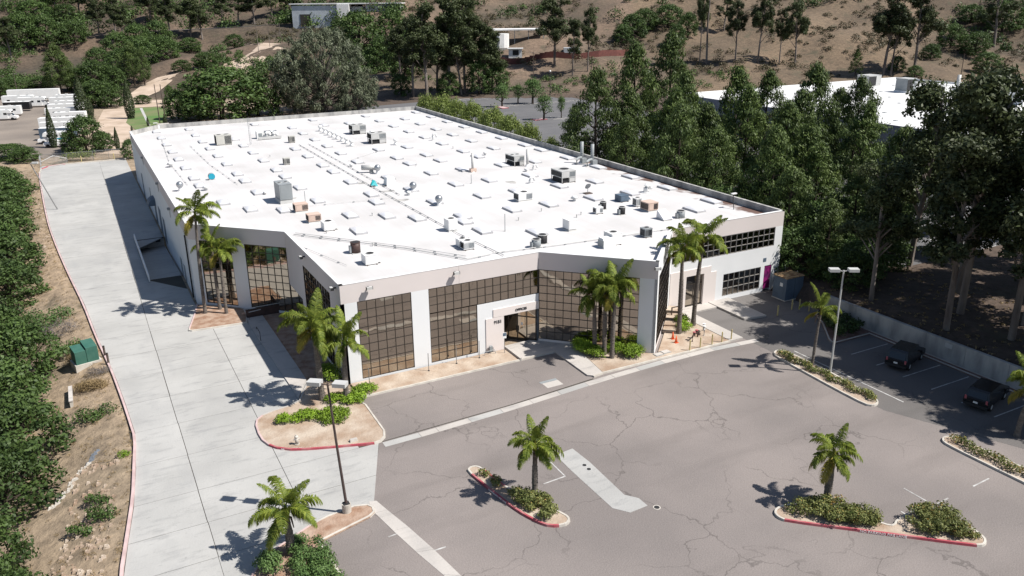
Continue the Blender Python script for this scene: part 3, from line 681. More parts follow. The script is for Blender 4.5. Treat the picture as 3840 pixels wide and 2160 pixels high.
# bed in front of the glass
fb = thing('planting_bed', 'narrow pale dirt strip under the tall front windows with a cream kerb', 'planter', (25, 62.5, 0))
MB().box(17.75, 33.2, 61.12, 63.95, 0, .1).obj('soil', M_['soil'], fb)
kerbs(fb, [(37.0, 61.0), (17.3, 60.95)], False, [('kerb', 'kerb', ANY)], .17, .14, side=-1)
MB().add([(33.2, 60.98, .0), (33.35, 60.98, .0), (33.35, 63.9, .0), (33.2, 63.9, .0), (33.2, 60.98, .3), (33.35, 60.98, .3), (33.35, 63.9, .3), (33.2, 63.9, .3)], [(4, 5, 6, 7), (0, 4, 7, 3), (0, 1, 5, 4), (1, 2, 6, 5)]).obj('end_wall', M_['conc2'], fb)
sheet('entrance_walk', ccw([(33.36, 61.14), (33.36, 64.6), (36.5, 64.7), (37.0, 64.0), (39.35, 61.9), (39.0, 59), (38.4, 54.95), (37.4, 54.75), (36.9, 55.2), (37.0, 60.95)]), .13, M_['conc2'], th=.2)
for i, (a, b_) in enumerate((((33.4, 63), (37, 62.9)), ((37.0, 60.9), (39.2, 60.2)), ((36.95, 58), (38.9, 58)))):
    pass
# bed by the three centre palms, strip kerb and dirt court
cb = thing('planting_bed', 'dirt bed with bright bushes and three palms in front of the angled glass', 'planter', (42, 57, 0))
MB().prism(ccw([(38.45, 55.0), (48.3, 55.0), (47.5, 55.9), (45.2, 56.0), (39.4, 61.75), (39.05, 59)]), 0, .12, False).obj('soil', M_['soil'], cb)
kerbs(cb, [(53.4, 54.75), (38.4, 54.85), (37.3, 54.65)], False, [('kerb', 'kerb', ANY)], .2, .14, side=-1)
ct = thing('planting_bed', 'stepped dirt court behind the white corner fin with palms and cones', 'planter', (50, 58, 0))
MB().prism(ccw([(47.6, 55.0), (53.35, 55.0), (53.35, 63.9), (45.6, 56.2)]), 0, .13, False).obj('soil', M_['soil'], ct)
for i, (x0, y0, x1, y1) in enumerate(((48.9, 59.8, 50.0, 58.9), (49.8, 60.7, 51.2, 59.7), (50.9, 61.8, 52.2, 60.8), (51.9, 63.2, 53.1, 62.2))):
    MB().add([(x0, y0, .1), (x1, y1, .1), (x1+.9, y1+.9, .1), (x0+.9, y0+.9, .1), (x0, y0, .3+.17*i), (x1, y1, .3+.17*i), (x1+1, y1+1, .3+.17*i), (x0+1, y0+1, .3+.17*i)],
             [(0, 1, 5, 4), (4, 5, 6, 7), (0, 4, 7, 3), (1, 2, 6, 5)]).obj('step', M_['soil'], ct)
sheet('court_walk', [(53.4, 54.8), (55.0, 54.8), (55.0, 64.1), (53.4, 64.1)], .16, M_['conc2'], th=.25)
sheet('side_walk', [(58.6, 58.4), (61.3, 58.0), (61.5, 64.2), (58.6, 64.2)], .2, M_['conc2'], th=.3)
sheet('door_landing', [(55.01, 62.6), (58.59, 62.6), (58.59, 64.2), (55.01, 64.2)], .14, M_['conc2'], th=.25)
# valley gutter, cut into short concrete pieces
ga = [(16.7, 53.1), (19.68, 53.15), (28.59, 53.6), (37.13, 54.35), (44.11, 54.7), (50.28, 54.72), (56.24, 54.2)]
gut = thing('valley_gutter', 'x', 'x', (30, 53.5, 0)); del gut['label']; del gut['category']; gut['kind'] = 'structure'
x = 16.8; i = 0
while x < 55.5:
    d = rs.choice([1.5, 2.9, 3.0]); x2 = min(x+d, 56)
    w0, w1 = _ip(x, ga), _ip(x2, ga)
    MB().prism([(x+.015, w0-.72), (x2-.015, w1-.72), (x2-.015, w1+.0), (x+.015, w0+.0)], -.05, .0, False).obj('slab', M_['conc2' if i % 3 else 'conc'], gut); x = x2; i += 1
sheet('asphalt_seam', [(16.8, 53.2), (28.6, 53.68), (37.1, 54.42), (37.1, 54.6), (28.6, 53.8), (16.8, 53.3)], -.006, M_['joint'])
sheet('concrete_strip', ccw([(27.5, 45.1), (29.1, 45.3), (29.19, 43.1), (28.97, 38.45), (29.59, 37.64), (29.59, 36.66), (28.11, 36.58), (27.37, 37.56), (27.4, 42.6)]), .0, M_['conc'], th=.04)
st2 = thing('drain_strip', 'x', 'x', (14.5, 41, 0)); del st2['label']; del st2['category']; st2['kind'] = 'structure'
ed = [((13.35, 46.15), (13.85, 46.0)), ((13.3, 44.7), (14.15, 44.6)), ((13.7, 42.3), (14.7, 42.2)), ((14.2, 39.6), (15.25, 39.3)), ((14.8, 36.9), (15.7, 36.3)), ((15.3, 34), (16.2, 33.4)), ((16, 29), (17, 28.5))]
for (a, b_), (c, d) in zip(ed, ed[1:]):
    MB().prism([(a[0], a[1]-.01), (b_[0], b_[1]-.01), (d[0], d[1]+.01), (c[0], c[1]+.01)][::-1], -.05, .004, False).obj('slab', M_['conc2'], st2)
# bottom planter with lamp base and hedges
bp_ = thing('planting_bed', 'reddish dirt bed with pink kerb at the foot of the dark lamp post', 'planter', (9.5, 44.5, 0))
P3 = ccw([(13.2, 45.75), (12.3, 46.05), (10.4, 45.8), (9.05, 45.35), (7.4, 44.45), (6.35, 43.95), (5.45, 43.1), (4.8, 42.2), (4.2, 40), (3.6, 34), (9.6, 34), (9.55, 39.7), (9.3, 43.35), (12.9, 44.35), (13.35, 44.7), (13.45, 45.3)])
kerbs(bp_, P3, True, [('kerb', 'kerb', lambda x, y: x > 9.35), ('painted_kerb', 'kerbpink', ANY)], .16, .13)
MB().prism([(x*.985+.14, y*.995+.2) for x, y in P3], .0, .1, False).obj('soil', M_['mulch'], bp_)
# islands in the parking lot
def island(label, pts, spans, soil='soil'):
    t = thing('parking_island', label, 'traffic island', (sum(p[0] for p in pts)/len(pts), sum(p[1] for p in pts)/len(pts), 0))
    pts = ccw(pts); inn = kerbs(t, smooth_poly(pts), True, spans, .17, .15)
    MB().prism(inn, .0, .12, False).obj('soil', M_[soil], t); return t
iA = island('thin red-kerbed island with small palm and grey-green shrubs, middle of the lot', [(20.72, 46.25), (21.17, 46.65), (21.7, 46.5), (22.0, 45.8), (22.05, 44.86), (22.4, 42.72), (23.3, 40.69), (24.25, 38.35), (24.25, 37.75), (23.76, 37.36), (23.02, 37.5), (22.35, 38.02), (21.75, 39.57), (21.45, 40.87), (21.05, 43.45)],
       [('kerb', 'kerb', lambda x, y: x > 22.5+(42-y)*.12 or y > 45.6 or y < 37.55 and x > 23.1), ('red_kerb', 'red', ANY)])
text(iA, 'NO PARKING FIRE LANE', .17, M_['white'], (21.05, 43.4, .02), (R(80), 0, R(-81)), sx=1.1)
iB = island('large notched island with red front kerb, stout palm and two masses of shrubs', [(36.2, 31.9), (36.6, 32.2), (37.2, 32.3), (38.5, 32.0), (40.0, 30.9), (41.0, 29.0), (41.6, 27.6), (41.9, 27.3), (42.6, 27.6), (44.4, 27.75), (45.9, 27.3), (46.15, 25.51), (46.0, 24.19), (45.8, 23.6), (45.46, 23.3), (45.01, 23.2), (44.5, 23.45), (40.24, 27.3), (36.26, 30.87), (36.07, 31.4)],
       [('red_kerb', 'red', lambda x, y: y < 31.2-(x-36)*.84 and x < 44.6), ('kerb', 'kerb', ANY)])
text(iB, 'NO PARKING FIRE LANE', .22, M_['white'], (39.55, 27.87, .015), (R(80), 0, R(-42)), sx=1.15)
iC = island('long narrow island with a low hedge, slim palm and grey lamp post at the right', [(54.94, 50.69), (55.53, 51.0), (56.1, 50.89), (56.38, 50.2), (56.47, 47.28), (56.3, 44.06), (55.75, 40.02), (55.4, 39.19), (54.85, 38.85), (54.31, 38.85), (53.88, 39.32), (53.97, 42.21), (54.32, 47.01), (54.56, 50.07)], [('kerb', 'kerb', ANY)])
iD = island('shaded narrow island with low hedge near the right edge', [(54.15, 32.6), (54.66, 32.87), (55.14, 32.81), (55.6, 32.2), (55.75, 29.4), (55.9, 26), (55.9, 14), (53.9, 14), (53.9, 24.92), (53.86, 29.55), (53.9, 32.0)], [('kerb', 'kerb', ANY)])
rb_ = thing('planting_bed', 'shaded bed of dark shrubs between the cabinet and the right retaining wall', 'planter', (65, 52, 0))
P4 = ccw([(66.2, 56), (64.9, 53.8), (62.2, 50.6), (61.8, 49.95), (62.0, 49.45), (66.7, 49.4), (66.7, 34), (67.5, 34), (67.5, 56)])
kerbs(rb_, P4, True, [('kerb', 'kerb', ANY)], .16, .14)
MB().prism([(x*.997+.2, y) for x, y in P4], 0, .09, False).obj('soil', M_['redstain'], rb_)
# right retaining wall
rw = thing('retaining_wall', 'long low concrete retaining wall in deep shade at the right of the lot', 'wall', (67.7, 32, 0))
for k in range(11):
    MB().box(67.58, 67.92, 12+k*4+.015, 16+k*4-.015, -.1, 2.0).obj('wall_panel', M_['parapet_in'], rw)
for w in (41.3, 31.6): MB().box(67.54, 67.575, w, w+.7, 1.35, 1.75).obj('small_sign', M_['lgrey'], rw)
# painted lines
ln = thing('stall_marking', 'x', 'x'); del ln['label']; del ln['category']; ln['kind'] = 'structure'
def line(p, q, w=.1, z=.0, mat='line'):
    a, b_ = Vector(p), Vector(q); n = (b_-a).normalized(); n = Vector((-n.y, n.x))*w/2
    MB().prism([tuple(a-n), tuple(b_-n), tuple(b_+n), tuple(a+n)], z-.02, z, False).obj('painted_line', M_[mat], ln)
for p, q in (((26.7, 45.1), (26.63, 42.35)), ((26.65, 42.35), (24.8, 42.25)), ((46.25, 29.8), (46.26, 27.7)), ((46.6, 27.5), (47.85, 27.58)), ((50.6, 27.65), (52.5, 27.73)), ((43.76, 28.1), (43.75, 27.7)), ((16.0, 39.2), (15.2, 39.2)), ((13.9, 41.9), (13.2, 41.85))): line(p, q)
for w in (52.5, 49.5): pass
for w in (47.0, 44.2, 41.4, 38.6, 35.8, 33.0, 30.2): line((61.3, w), (66.4, w), .1, .004)
for w in (50.2, ): line((57.2, w-12), (57.2, w), .12, .004)
for k in range(14): line((114+k*2.75, 256.3-.28*(k*0)), (114+k*2.75, 251.3), .13, .012)
for k in range(11): line((119+k*2.75, 234.5), (119+k*2.75, 229.6), .13, .012)
for k in range(7): line((121+k*2.75, 203.4), (121+k*2.75, 198.4), .13, .012); line((121+k*2.75, 198.0), (121+k*2.75, 193.4), .13, .012)
line((112, 256.6), (152, 257.6), .35, .014, 'kerb'); line((120, 232), (150, 232.4), .3, .014, 'kerb'); line((119, 198.2), (140, 198.2), .3, .014, 'kerb')
for w in range(50, 76, 3): line((97, w), (102, w+.1), .12, T(100, 61)+.145)
mh = thing('manhole_cover', 'small round manhole with a pale concrete ring right of the concrete strip', 'manhole', (30.0, 36.2, 0))
b = MB(); b.cyl(30.0, 36.2, -.02, .004, .26, n=20); b.obj('ring', M_['kerb'], mh); MB().cyl(30.0, 36.2, -.02, .01, .19, n=20).obj('lid', M_['dark'], mh)
for i, (a, c, l) in enumerate(((28.62, 42.9, 'farther'), (28.61, 42.3, 'nearer'))):
    mh = thing('manhole_plate', f'dark round utility lid set in the concrete strip, the {l} of two', 'utility lid', (a, c, 0))
    MB().cyl(a, c, .0, .012, .16, n=16).obj('lid', M_['dark'], mh); MB().cyl(a, c, .0, .008, .2, n=16).obj('rim', M_['lgrey'], mh)
dp = thing('pavement_patch', 'square patched excavation with dark blue edge in the asphalt before the entrance', 'patch', (33.5, 56, 0))
MB().box(32.5, 34.2, 55.9, 56.25, -.05, .0).obj('dark_edge', M_['grey'], dp); MB().box(32.6, 34.2, 54.9, 55.88, -.05, -.003).obj('fill', M_['conc2'], dp)
# ------------------------------------------------------------------ main building
ZR, ZT, ZF = 8.55, 9.3, 7.55
BL = thing('main_building', 'big two-storey commercial building with white flat roof and angled dark glass front', 'building', (39, 64, 0))
def frame(O, D):
    l = math.hypot(*D); D = (D[0]/l, D[1]/l); N = (D[1], -D[0])     # outward normal is to the right of D
    return lambda a, n, z: (O[0]+D[0]*a+N[0]*n, O[1]+D[1]*a+N[1]*n, z)
Gp, Fp, Ep, E2, Cp, Bp, A2, A1, Ip, Hp = (17.5, 64.1), (36.95, 64.1), (45.0, 56.05), (53.05, 64.1), (68.9, 64.1), (68.9, 175.1), (14.5, 175.1), (8.9, 168.5), (8.9, 92.15), (17.5, 83.55)
core = [(17.9, 64.5), (33.0, 64.5), (33.0, 67.6), (34.5, 67.2), (36.9, 64.75), (45.0, 56.65), (52.75, 64.5), (68.5, 64.5), (68.5, 174.7), (14.7, 174.7), (9.3, 168.3), (9.3, 92.35), (17.65, 84.0), (19.6, 82.0), (19.6, 78.2), (17.9, 78.2)]
MB().prism(core, -1.45, ZR-.03).obj('wall_core', M_['farwall'], BL)
roofp = [(17.7, 64.3), (37.0, 64.3), (45.0, 56.35), (52.95, 64.3), (68.7, 64.3), (68.7, 174.9), (14.6, 174.9), (9.1, 168.4), (9.1, 92.25), (17.7, 83.65)]
MB().prism(roofp, ZR-.02, ZR).obj('roof', M_['roofm'], BL)
def panel(F, a0, a1, z0, z1, mat, n0=-.3, n1=0., name='wall_panel'): return MB(F).box(a0, a1, n0, n1, z0, z1).obj(name, M_[mat], BL)
def fascia(F, L, cuts=(), mat='fascia', inner='parapet_in', n1=.0):
    cs = [0]+list(cuts)+[L]
    for a, b in zip(cs, cs[1:]): MB(F).box(a+.008, b-.008, -.28, n1, ZF, ZT-.05).obj('fascia_panel', M_[mat], BL)
    MB(F).box(-.02, L+.02, -.30, n1+.02, ZT-.05, ZT).obj('cap_flashing', M_['cap'], BL)
    if inner: MB(F).box(.3, L-.3, -.31, -.285, ZR+.02, ZT-.06).obj('parapet_lining', M_[inner], BL)
def window(F, a0, a1, z0, z1, nc, nr, skip=None, join=False, n=-.06, bar=.055, mat='bronze', ang=0, name='window', pm_='pane', vis=None):
    dw_, dh = (a1-a0)/nc, (z1-z0)/nr; b = MB(F)
    cut = (lambda i, j: skip and skip(i, j))
    for i in range(nc+1):
        for j in range(nr):
            if (i < nc and not cut(i, j)) or (i > 0 and not cut(i-1, j)):
                a = a0+i*dw_; b.box(a-bar/2, a+bar/2, n-.04, n+.05, z0+j*dh, z0+(j+1)*dh)
    for j in range(nr+1):
        for i in range(nc):
            if (j < nr and not cut(i, j)) or (j > 0 and not cut(i, j-1)):
                z = z0+j*dh; b.box(a0+i*dw_, a0+(i+1)*dw_, n-.038, n+.048, z-bar/2, z+bar/2)
    w = b.obj(name, M_[mat], BL)
    pw, ph = dw_-.02, dh-.02
    if join:
        q = MB(F)
        for i in range(nc):
            for j in range(nr):
                if not cut(i, j): e = rs.uniform(-.002, .002); q.add([(a0+i*dw_, n-.02+e, z0+j*dh), (a0+(i+1)*dw_, n-.02-e, z0+j*dh), (a0+(i+1)*dw_, n-.02-e, z0+(j+1)*dh), (a0+i*dw_, n-.02+e, z0+(j+1)*dh)], [(0, 1, 2, 3)])
        p = q.obj('window_pane', M_[pm_], w); p['kind'] = 'stuff'
    else:
        me = MB().box(-pw/2, pw/2, -.012, .012, -ph/2, ph/2).mesh('window_pane', M_[pm_])
        for i in range(nc):
            for j in range(nr):
                if cut(i, j): continue
                p = F(a0+(i+.5)*dw_, n-.01, z0+(j+.5)*dh)
                o = link('window_pane', me, w, True); o.location = p; o.rotation_euler = (R(rs.gauss(0, .12)), 0, ang+R(rs.gauss(0, .12)))
    return w
# front face
F = frame(Gp, (1, 0)); L_ = 19.45
fascia(F, L_, (11.1,), inner=None)
panel(F, 0, 1.42, 0, ZF, 'wall'); panel(F, 6.4, 8.05, 0, ZF, 'wall'); panel(F, 1.42, 6.4, 0, .22, 'wall'); panel(F, 8.05, 12.85, 0, .28, 'wall')
window(F, 1.46, 6.37, .24, 7.5, 6, 9)
window(F, 8.08, 12.83, .3, 5.13, 6, 6)
window(F, 8.08, 19.4, 5.13, 7.5, 14, 3)
# entrance surround
panel(F, 12.85, 19.45, 4.36, 5.1, 'wall', -.3, .03); panel(F, 12.85, 13.68, 0, 4.36, 'wall', -.3, .03); panel(F, 13.68, 14.48, 3.53, 4.36, 'wall', -.3, .03)
MB(F).add([], [])
panel(F, 13.68, 15.6, 0, 3.53, 'beige', -.3, .10, 'portal_panel'); panel(F, 14.48, 19.45, 3.55, 4.36, 'beige', -.3, .10, 'portal_panel')
panel(F, 15.5, 15.6, 0, 3.55, 'bronze', -1.6, -.3, 'recess_wall')
text(BL, 'OFFICES', .33, M_['dark'], (34.32, 63.985, 3.78), (R(90), 0, 0), ext=.02, bold=.008, sx=1.05)
text(BL, '9151', .42, M_['dark'], (32.02, 63.985, 2.92), (R(90), 0, 0), ext=.02, bold=.012, sx=1.0)
# entrance doors on the diagonal behind the opening
FD = frame((34.1, 66.95), (1, -1))
fr = MB(FD); 
for a in (0, .95, 1.9, 2.85, 3.78): fr.box(a-.05, a+.05, -.05, .06, 0.13, 3.5)
for z in (.18, 2.55, 3.45): fr.box(0, 3.9, -.045, .055, z-.05, z+.05)
door = fr.obj('entrance', M_['bronze'], BL)
for k, (a0, a1) in enumerate(((.05, .9), (1.0, 1.85), (1.95, 2.8), (2.9, 3.73))):
    for z0, z1 in ((.25, 2.5), (2.62, 3.4)):
        MB(FD).box(a0, a1, -.01, .01, z0, z1).obj('door_pane' if k in (1, 2) and z0 < 1 else 'window_pane', M_['pane'], door)
MB(FD).box(1.78, 1.83, .06, .12, .95, 1.5).obj('door_handle', M_['dark'], door); MB(FD).box(1.97, 2.02, .06, .12, .95, 1.5).obj('door_handle', M_['dark'], door)
MB(FD).box(2.25, 2.45, .012, .02, 1.6, 1.9).obj('notice', M_['white'], door)
MB().box(33.1, 37, 64.15, 67.5, 3.56, 3.62).obj('recess_ceiling', M_['bronze'], BL)
# angled glass left of the fin
F = frame(Fp, (1, -1)); L_ = 11.384
fascia(F, L_, inner=None)
window(F, .04, 9.72, .38, 7.5, 12, 9, ang=R(-45)); panel(F, 0, 9.72, 0, .36, 'beige'); panel(F, 9.72, L_, 0, ZF, 'wall')
# fin side
F = frame(Ep, (1, 1)); L_ = 11.384
fascia(F, L_, inner=None, mat='wall')
panel(F, 0, 1.0, 0, ZF, 'wall'); window(F, 1.02, 10.3, .38, 7.5, 11, 9, join=True); panel(F, 10.3, L_, 0, ZF, 'wall'); panel(F, 1.0, 10.3, 0, .36, 'beige')
# right front
F = frame(E2, (1, 0)); L_ = 15.85
fascia(F, L_, inner=None)
panel(F, 0, .12, 5.35, ZF, 'wall'); window(F, .14, 14.7, 5.38, 7.5, 18, 3, mat='alum', join=True); panel(F, 14.72, L_, 0, ZF, 'wall')
panel(F, 6.6, 7.5, 0, 5.36, 'wall'); panel(F, 7.5, 13.05, 3.08, 5.36, 'wall'); panel(F, 7.5, 13.05, 0, .5, 'wall'); panel(F, 13.05, 13.6, 0, 5.36, 'wall'); panel(F, 13.6, 14.72, 3.1, 5.36, 'wall')
window(F, 7.52, 13.03, .52, 3.06, 7, 3, mat='alum', join=True)
panel(F, 0, 6.6, 4.42, 5.36, 'wall'); panel(F, 0, 2.2, 0, 4.42, 'beige', -.3, .08, 'portal_panel'); panel(F, 4.65, 6.4, 0, 3.69, 'beige', -.3, .08, 'portal_panel'); panel(F, 2.2, 5.6, 3.69, 4.42, 'beige', -.3, .08, 'portal_panel'); panel(F, 5.6, 6.6, 3.69, 4.42, 'wall'); panel(F, 6.4, 6.6, 0, 3.69, 'wall')
dr = MB(F).box(2.2, 4.65, -.28, -.2, 0.1, 3.69).obj('side_door', M_['bronze'], BL)
for a in (2.3, 3.5): MB(F).box(a, a+1.05, -.2, -.18, .3, 2.6).obj('door_pane', M_['pane'], dr)
MB(F).box(2.3, 4.55, -.2, -.18, 2.75, 3.6).obj('window_pane', M_['pane'], dr)
pd = MB(F).box(13.66, 14.66, -.12, -.06, .3, 3.08).obj('banner_door', M_['purple'], BL); MB(F).box(14.5, 14.56, -.06, -.02, 1.3, 1.5).obj('handle', M_['lgrey'], pd)
MB(F).box(13.3, 13.75, 0, .03, 3.62, 4.05).obj('small_sign', M_['dblue'], BL)
# east, north, chamfer
for O, D, L_, n in ((Cp, (0, 1), 111, 15), (Bp, (-1, 0), 54.4, 8), (A2, (A1[0]-A2[0], A1[1]-A2[1]), math.hypot(5.6, 6.6), 1)):
    F = frame(O, D); st = L_/n
    for k in range(n): MB(F).box(k*st+.01, (k+1)*st-.01, -.3, 0, -.1, ZT-.05).obj('wall_panel', M_['wall'], BL)
    MB(F).box(-.02, L_+.02, -.32, .02, ZT-.05, ZT).obj('cap_flashing', M_['parapet_in'], BL)
    for k in range(n):
        MB(F).box(max(.3, k*st+.012), min(L_-.3, (k+1)*st-.012), -.33, -.302, ZR+.02, ZT-.06).obj('parapet_lining', M_['parapet_in'], BL)
# west wall
F = frame(A1, (0, -1)); L_ = 76.35; st = L_/10
for k in range(10):
    MB(F).box(k*st+.012, (k+1)*st-.012 if k < 9 else L_-1.6, -.3, 0, -1.45, ZF).obj('wall_panel', M_['wall'], BL)
fascia(F, L_, [st*k for k in range(1, 10)], inner=None, n1=.03)
MB(F).box(L_-1.6, L_-.9, -.2, -.12, 0, ZF).obj('corner_slot_glass', M_['dark'], BL); panel(F, L_-.9, L_, 0, ZF, 'wall')
def wdoor(w0, w1, z0, z1, mat='dark', n='service_door'): return MB(F).box(168.5-w1, 168.5-w0, -.0, .05, z0, z1).obj(n, M_[mat], BL)
for w0, w1, z0, z1 in ((152.2, 154.0, .1, 4.0), (138.4, 139.6, 2.6, 4.2), (124.6, 127.6, .1, 3.7), (120.2, 122.4, -.2, 3.2), (103.2, 104.5, .0, 2.15), (100.3, 101.3, .0, 2.1), (131.5, 134, .1, 3.0)):
    d_ = wdoor(w0, w1, z0, z1, 'dblue' if w1-w0 > 1.5 else 'grey'); MB(F).box(168.5-w1-.06, 168.5-w0+.06, .0, .03, z0, z1+.06).obj('door_frame', M_['grey'], d_)
aw = MB(); n = 8
pr = [(8.9, 2.95)]+[(8.9-1.05*math.cos(math.pi/2*(1-k/n))**1*1.0, 2.95+1.05*math.sin(math.pi/2*(1-k/n))) for k in range(n+1)]
pr = [(8.9, 2.95), (8.9, 4.0)]+[(8.9-1.05*math.sin(math.pi/2*k/n), 2.95+1.05*math.cos(math.pi/2*k/n)) for k in range(1, n+1)]
aw.add([(x, 131.4, z) for x, z in pr]+[(x, 134.2, z) for x, z in pr], [tuple(range(len(pr))), tuple(range(2*len(pr)-1, len(pr)-1, -1))]+[(i, (i+1) % len(pr), len(pr)+(i+1) % len(pr), len(pr)+i) for i in range(len(pr))])
aw.obj('door_awning', M_['dblue'], BL)
for w, z in ((108.5, 7.3), (143, 8.3), (163, 9.0), (121, 8.2)):
    l = MB().box(8.55, 8.9, w-.2, w+.2, z, z+.28).obj('wall_light', M_['grey'], BL); MB().tube([(8.8, w, z), (8.8, w, z-1.0)], .05).obj('conduit', M_['lgrey'], l)
dp_ = MB().tube([(8.8, 94.3, 7.5), (8.8, 94.3, .1)], .09).obj('downpipe', M_['dark'], BL)
# left angled glass
F = frame(Ip, (1, -1)); L_ = 12.16
fascia(F, L_, inner=None)
panel(F, 0, 1.35, 0, ZF, 'wall'); window(F, 1.38, 5.36, .32, 7.5, 5, 9, join=True); panel(F, 5.38, 7.05, 0, ZF, 'wall'); panel(F, 1.35, 5.38, 0, .3, 'wall')
window(F, 7.08, 12.1, .32, 7.5, 6, 9, ang=R(-45)); panel(F, 7.05, L_, 0, .3, 'wall')
window(F, 12.15, 14.9, .32, 3.5, 3, 4, join=True)
# grey return wall with the trapezoid opening
F = frame(Hp, (0, -1)); L_ = 19.45
fascia(F, L_, (3.0,), inner=None)
panel(F, 0, 3.0, 3.5, ZF, 'fascia'); panel(F, 3.0, 5.4, 3.5, ZF, 'fascia'); panel(F, 5.4, 6.75, 0, ZF, 'fascia'); panel(F, 16.1, L_, 0, ZF, 'fascia'); panel(F, 6.75, 16.1, 0, .28, 'fascia')
window(F, 6.78, 16.08, .3, 7.5, 11, 9, join=True)
MB().box(17.6, 19.6, 78.2, 83.9, 3.45, 3.5).obj('soffit', M_['bronze'], BL)
# wall lights on the fascia
for x, y, rz in ((20.0, 64.1, 0), (28.2, 64.1, 0), (17.5, 75.5, R(-90)), (44.8, 56.1, R(-20)), (17.5, 65.2, R(-90))):
    l = thing('flood_light', {20.0: 'small flood light on the fascia above the left front window', 28.2: 'small flood light on the fascia left of the entrance'}.get(x, 'small flood light on the grey left return wall' if y > 70 else ('flood light pair at the tip of the white corner fin' if x > 40 else 'small dark flood light near the front left corner')), 'light', (x, y, 8.75), rz)
    MB().box(-.06, .06, -.3, 0, -.05, .05).obj('arm', M_['dark'], l, False)
    MB().box(-.26, .26, -.52, -.28, -.12, .1).obj('housing', M_['lgrey'], l, False); MB().box(-.24, .24, -.53, -.3, -.14, -.121).obj('lens', M_['light'], l, False)
    MB().box(-.28, -.262, -.54, -.26, -.14, .12).obj('bracket', M_['dark'], l, False); MB().box(.262, .28, -.54, -.26, -.14, .12).obj('bracket', M_['dark'], l, False)
# skylights
US = [12.7, 18.5, 23.9, 30.7, 36.0, 42.3, 47.2, 53.5, 58.95, 64.75]; WS = [71.0, 79.3, 87.2, 95.0, 103.4, 111.4, 116.8, 125.2, 133, 140.6, 148.6, 156.8, 165.3]
have = {12.7: '5 6 7 8 9 10 11 12', 18.5: '4 5 6 7 8 9 10 11 12', 23.9: '1 3 4 5 6 7 8 9 10', 30.7: '3 4 5 6 7 8 12', 36.0: '1 2 3 4 6 7 8 9 10 11', 42.3: '1 2 3 4 5 6 7 11 12', 47.2: '1 2 3 4 5 6 7 11', 53.5: '1 2 3 4 5 6 7 8 9 10 11 12', 58.95: '1 2 3 4 6 7 8 9 10 11', 64.75: '0 1 2 3 4 5 6 7 8 9 10 11 12'}
K = 1.0196
cm = MB().frust(0, 1.33, 0, 2.7, 0, .22, .03).mesh('skylight', M_['curb'])
dmb = MB(); nx, ny = 6, 8
dmb.add([(.06+1.21*i/nx, .06+2.58*j/ny, .215+.19*(max(0, math.sin(math.pi*i/nx))**.6)*(max(0, math.sin(math.pi*j/ny))**.6)) for j in range(ny+1) for i in range(nx+1)], [(j*(nx+1)+i, j*(nx+1)+i+1, (j+1)*(nx+1)+i+1, (j+1)*(nx+1)+i) for j in range(ny) for i in range(nx)])
dm = dmb.mesh('dome', M_['dome'], True)
extra = [(15.9, 94.8), (13.7, 99.9), (19.2, 92.4), (25.2, 86.1), (31.3, 81.1), (28.7, 83.8), (29.9, 90.7), (35.3, 72.9), (35.2, 77.3), (39.9, 69.4), (60.3, 68.8)]
for u in US:
    for k in have[u].split():
        extra.append((u, WS[int(k)]))
for u, w in extra:
    if u < 11.8 or w*K > 171.5: continue
    s = link('skylight', cm, BL, True); s.location = (u*K, w*K, ZR); s.rotation_euler = (0, 0, R(rs.gauss(0, .5)))
    link('dome', dm, s)
# flat roof patches and pipes are parts of the roof
for x, y, a, b_ in ((33.1, 105.8, 1.5, .9), (34.5, 99.3, 1.8, .8), (34.3, 93.6, 1.7, .8), (51.0, 96.0, 1.2, 1.3), (37.5, 119.5, 1.4, .9), (22.6, 101.5, 1.2, .6)):
    MB().prism([(x+a*.6*math.cos(k*.7)*(1+.2*math.sin(k*2.3)), y+b_*.7*math.sin(k*.7)*(1+.2*math.cos(k*1.7))) for k in range(9)], ZR, ZR+.012, False).obj('roof_patch', M_['parapet_in'], BL)
PBK = MB().box(-.11, .11, -.07, .07, 0, .11).mesh('pipe_block', M_['galv'])
def pipe(pts, r=.035, blocks=2.2, mat='lgrey', name='roof_conduit'):
    z = ZR+.14; P = [Vector((x, y, z)) for x, y in pts]; o = MB().tube(P, r, 5).obj(name, M_[mat], BL)
    for a, b_ in zip(P, P[1:]):
        n = max(1, int((b_-a).length/blocks))
        for k in range(n): q = a+(b_-a)*((k+.5)/n); link('pipe_block', PBK, o, True, loc=(q.x, q.y, ZR))
pipe([(33.6, 141), (33.5, 105), (33.9, 76), (34.5, 66.5)], .04); pipe([(35.2, 141), (35.1, 121), (35.0, 110), (35.0, 96)], .03); pipe([(36.4, 122), (44.8, 129)], .02, 4)
pipe([(18.6, 84.2), (27, 73.5), (30.9, 67.2), (33.7, 67.6)], .045); pipe([(18.9, 84.7), (27.2, 74.2), (31.2, 68.1)], .03)
pipe([(33.9, 67.8), (40.5, 67.0), (54.5, 66.2)], .045); pipe([(20, 96.5), (27, 95.6), (34, 95.0)], .02, 3); pipe([(18.0, 80), (20.3, 71)], .02, 2.5); pipe([(13.5, 160), (12.0, 135), (12.2, 116)], .02, 4); pipe([(17, 150), (17.2, 130), (18.2, 113)], .02, 3)
pipe([(34.2, 65.9), (36.9, 65.2)], .03, 1.5, 'yellow')
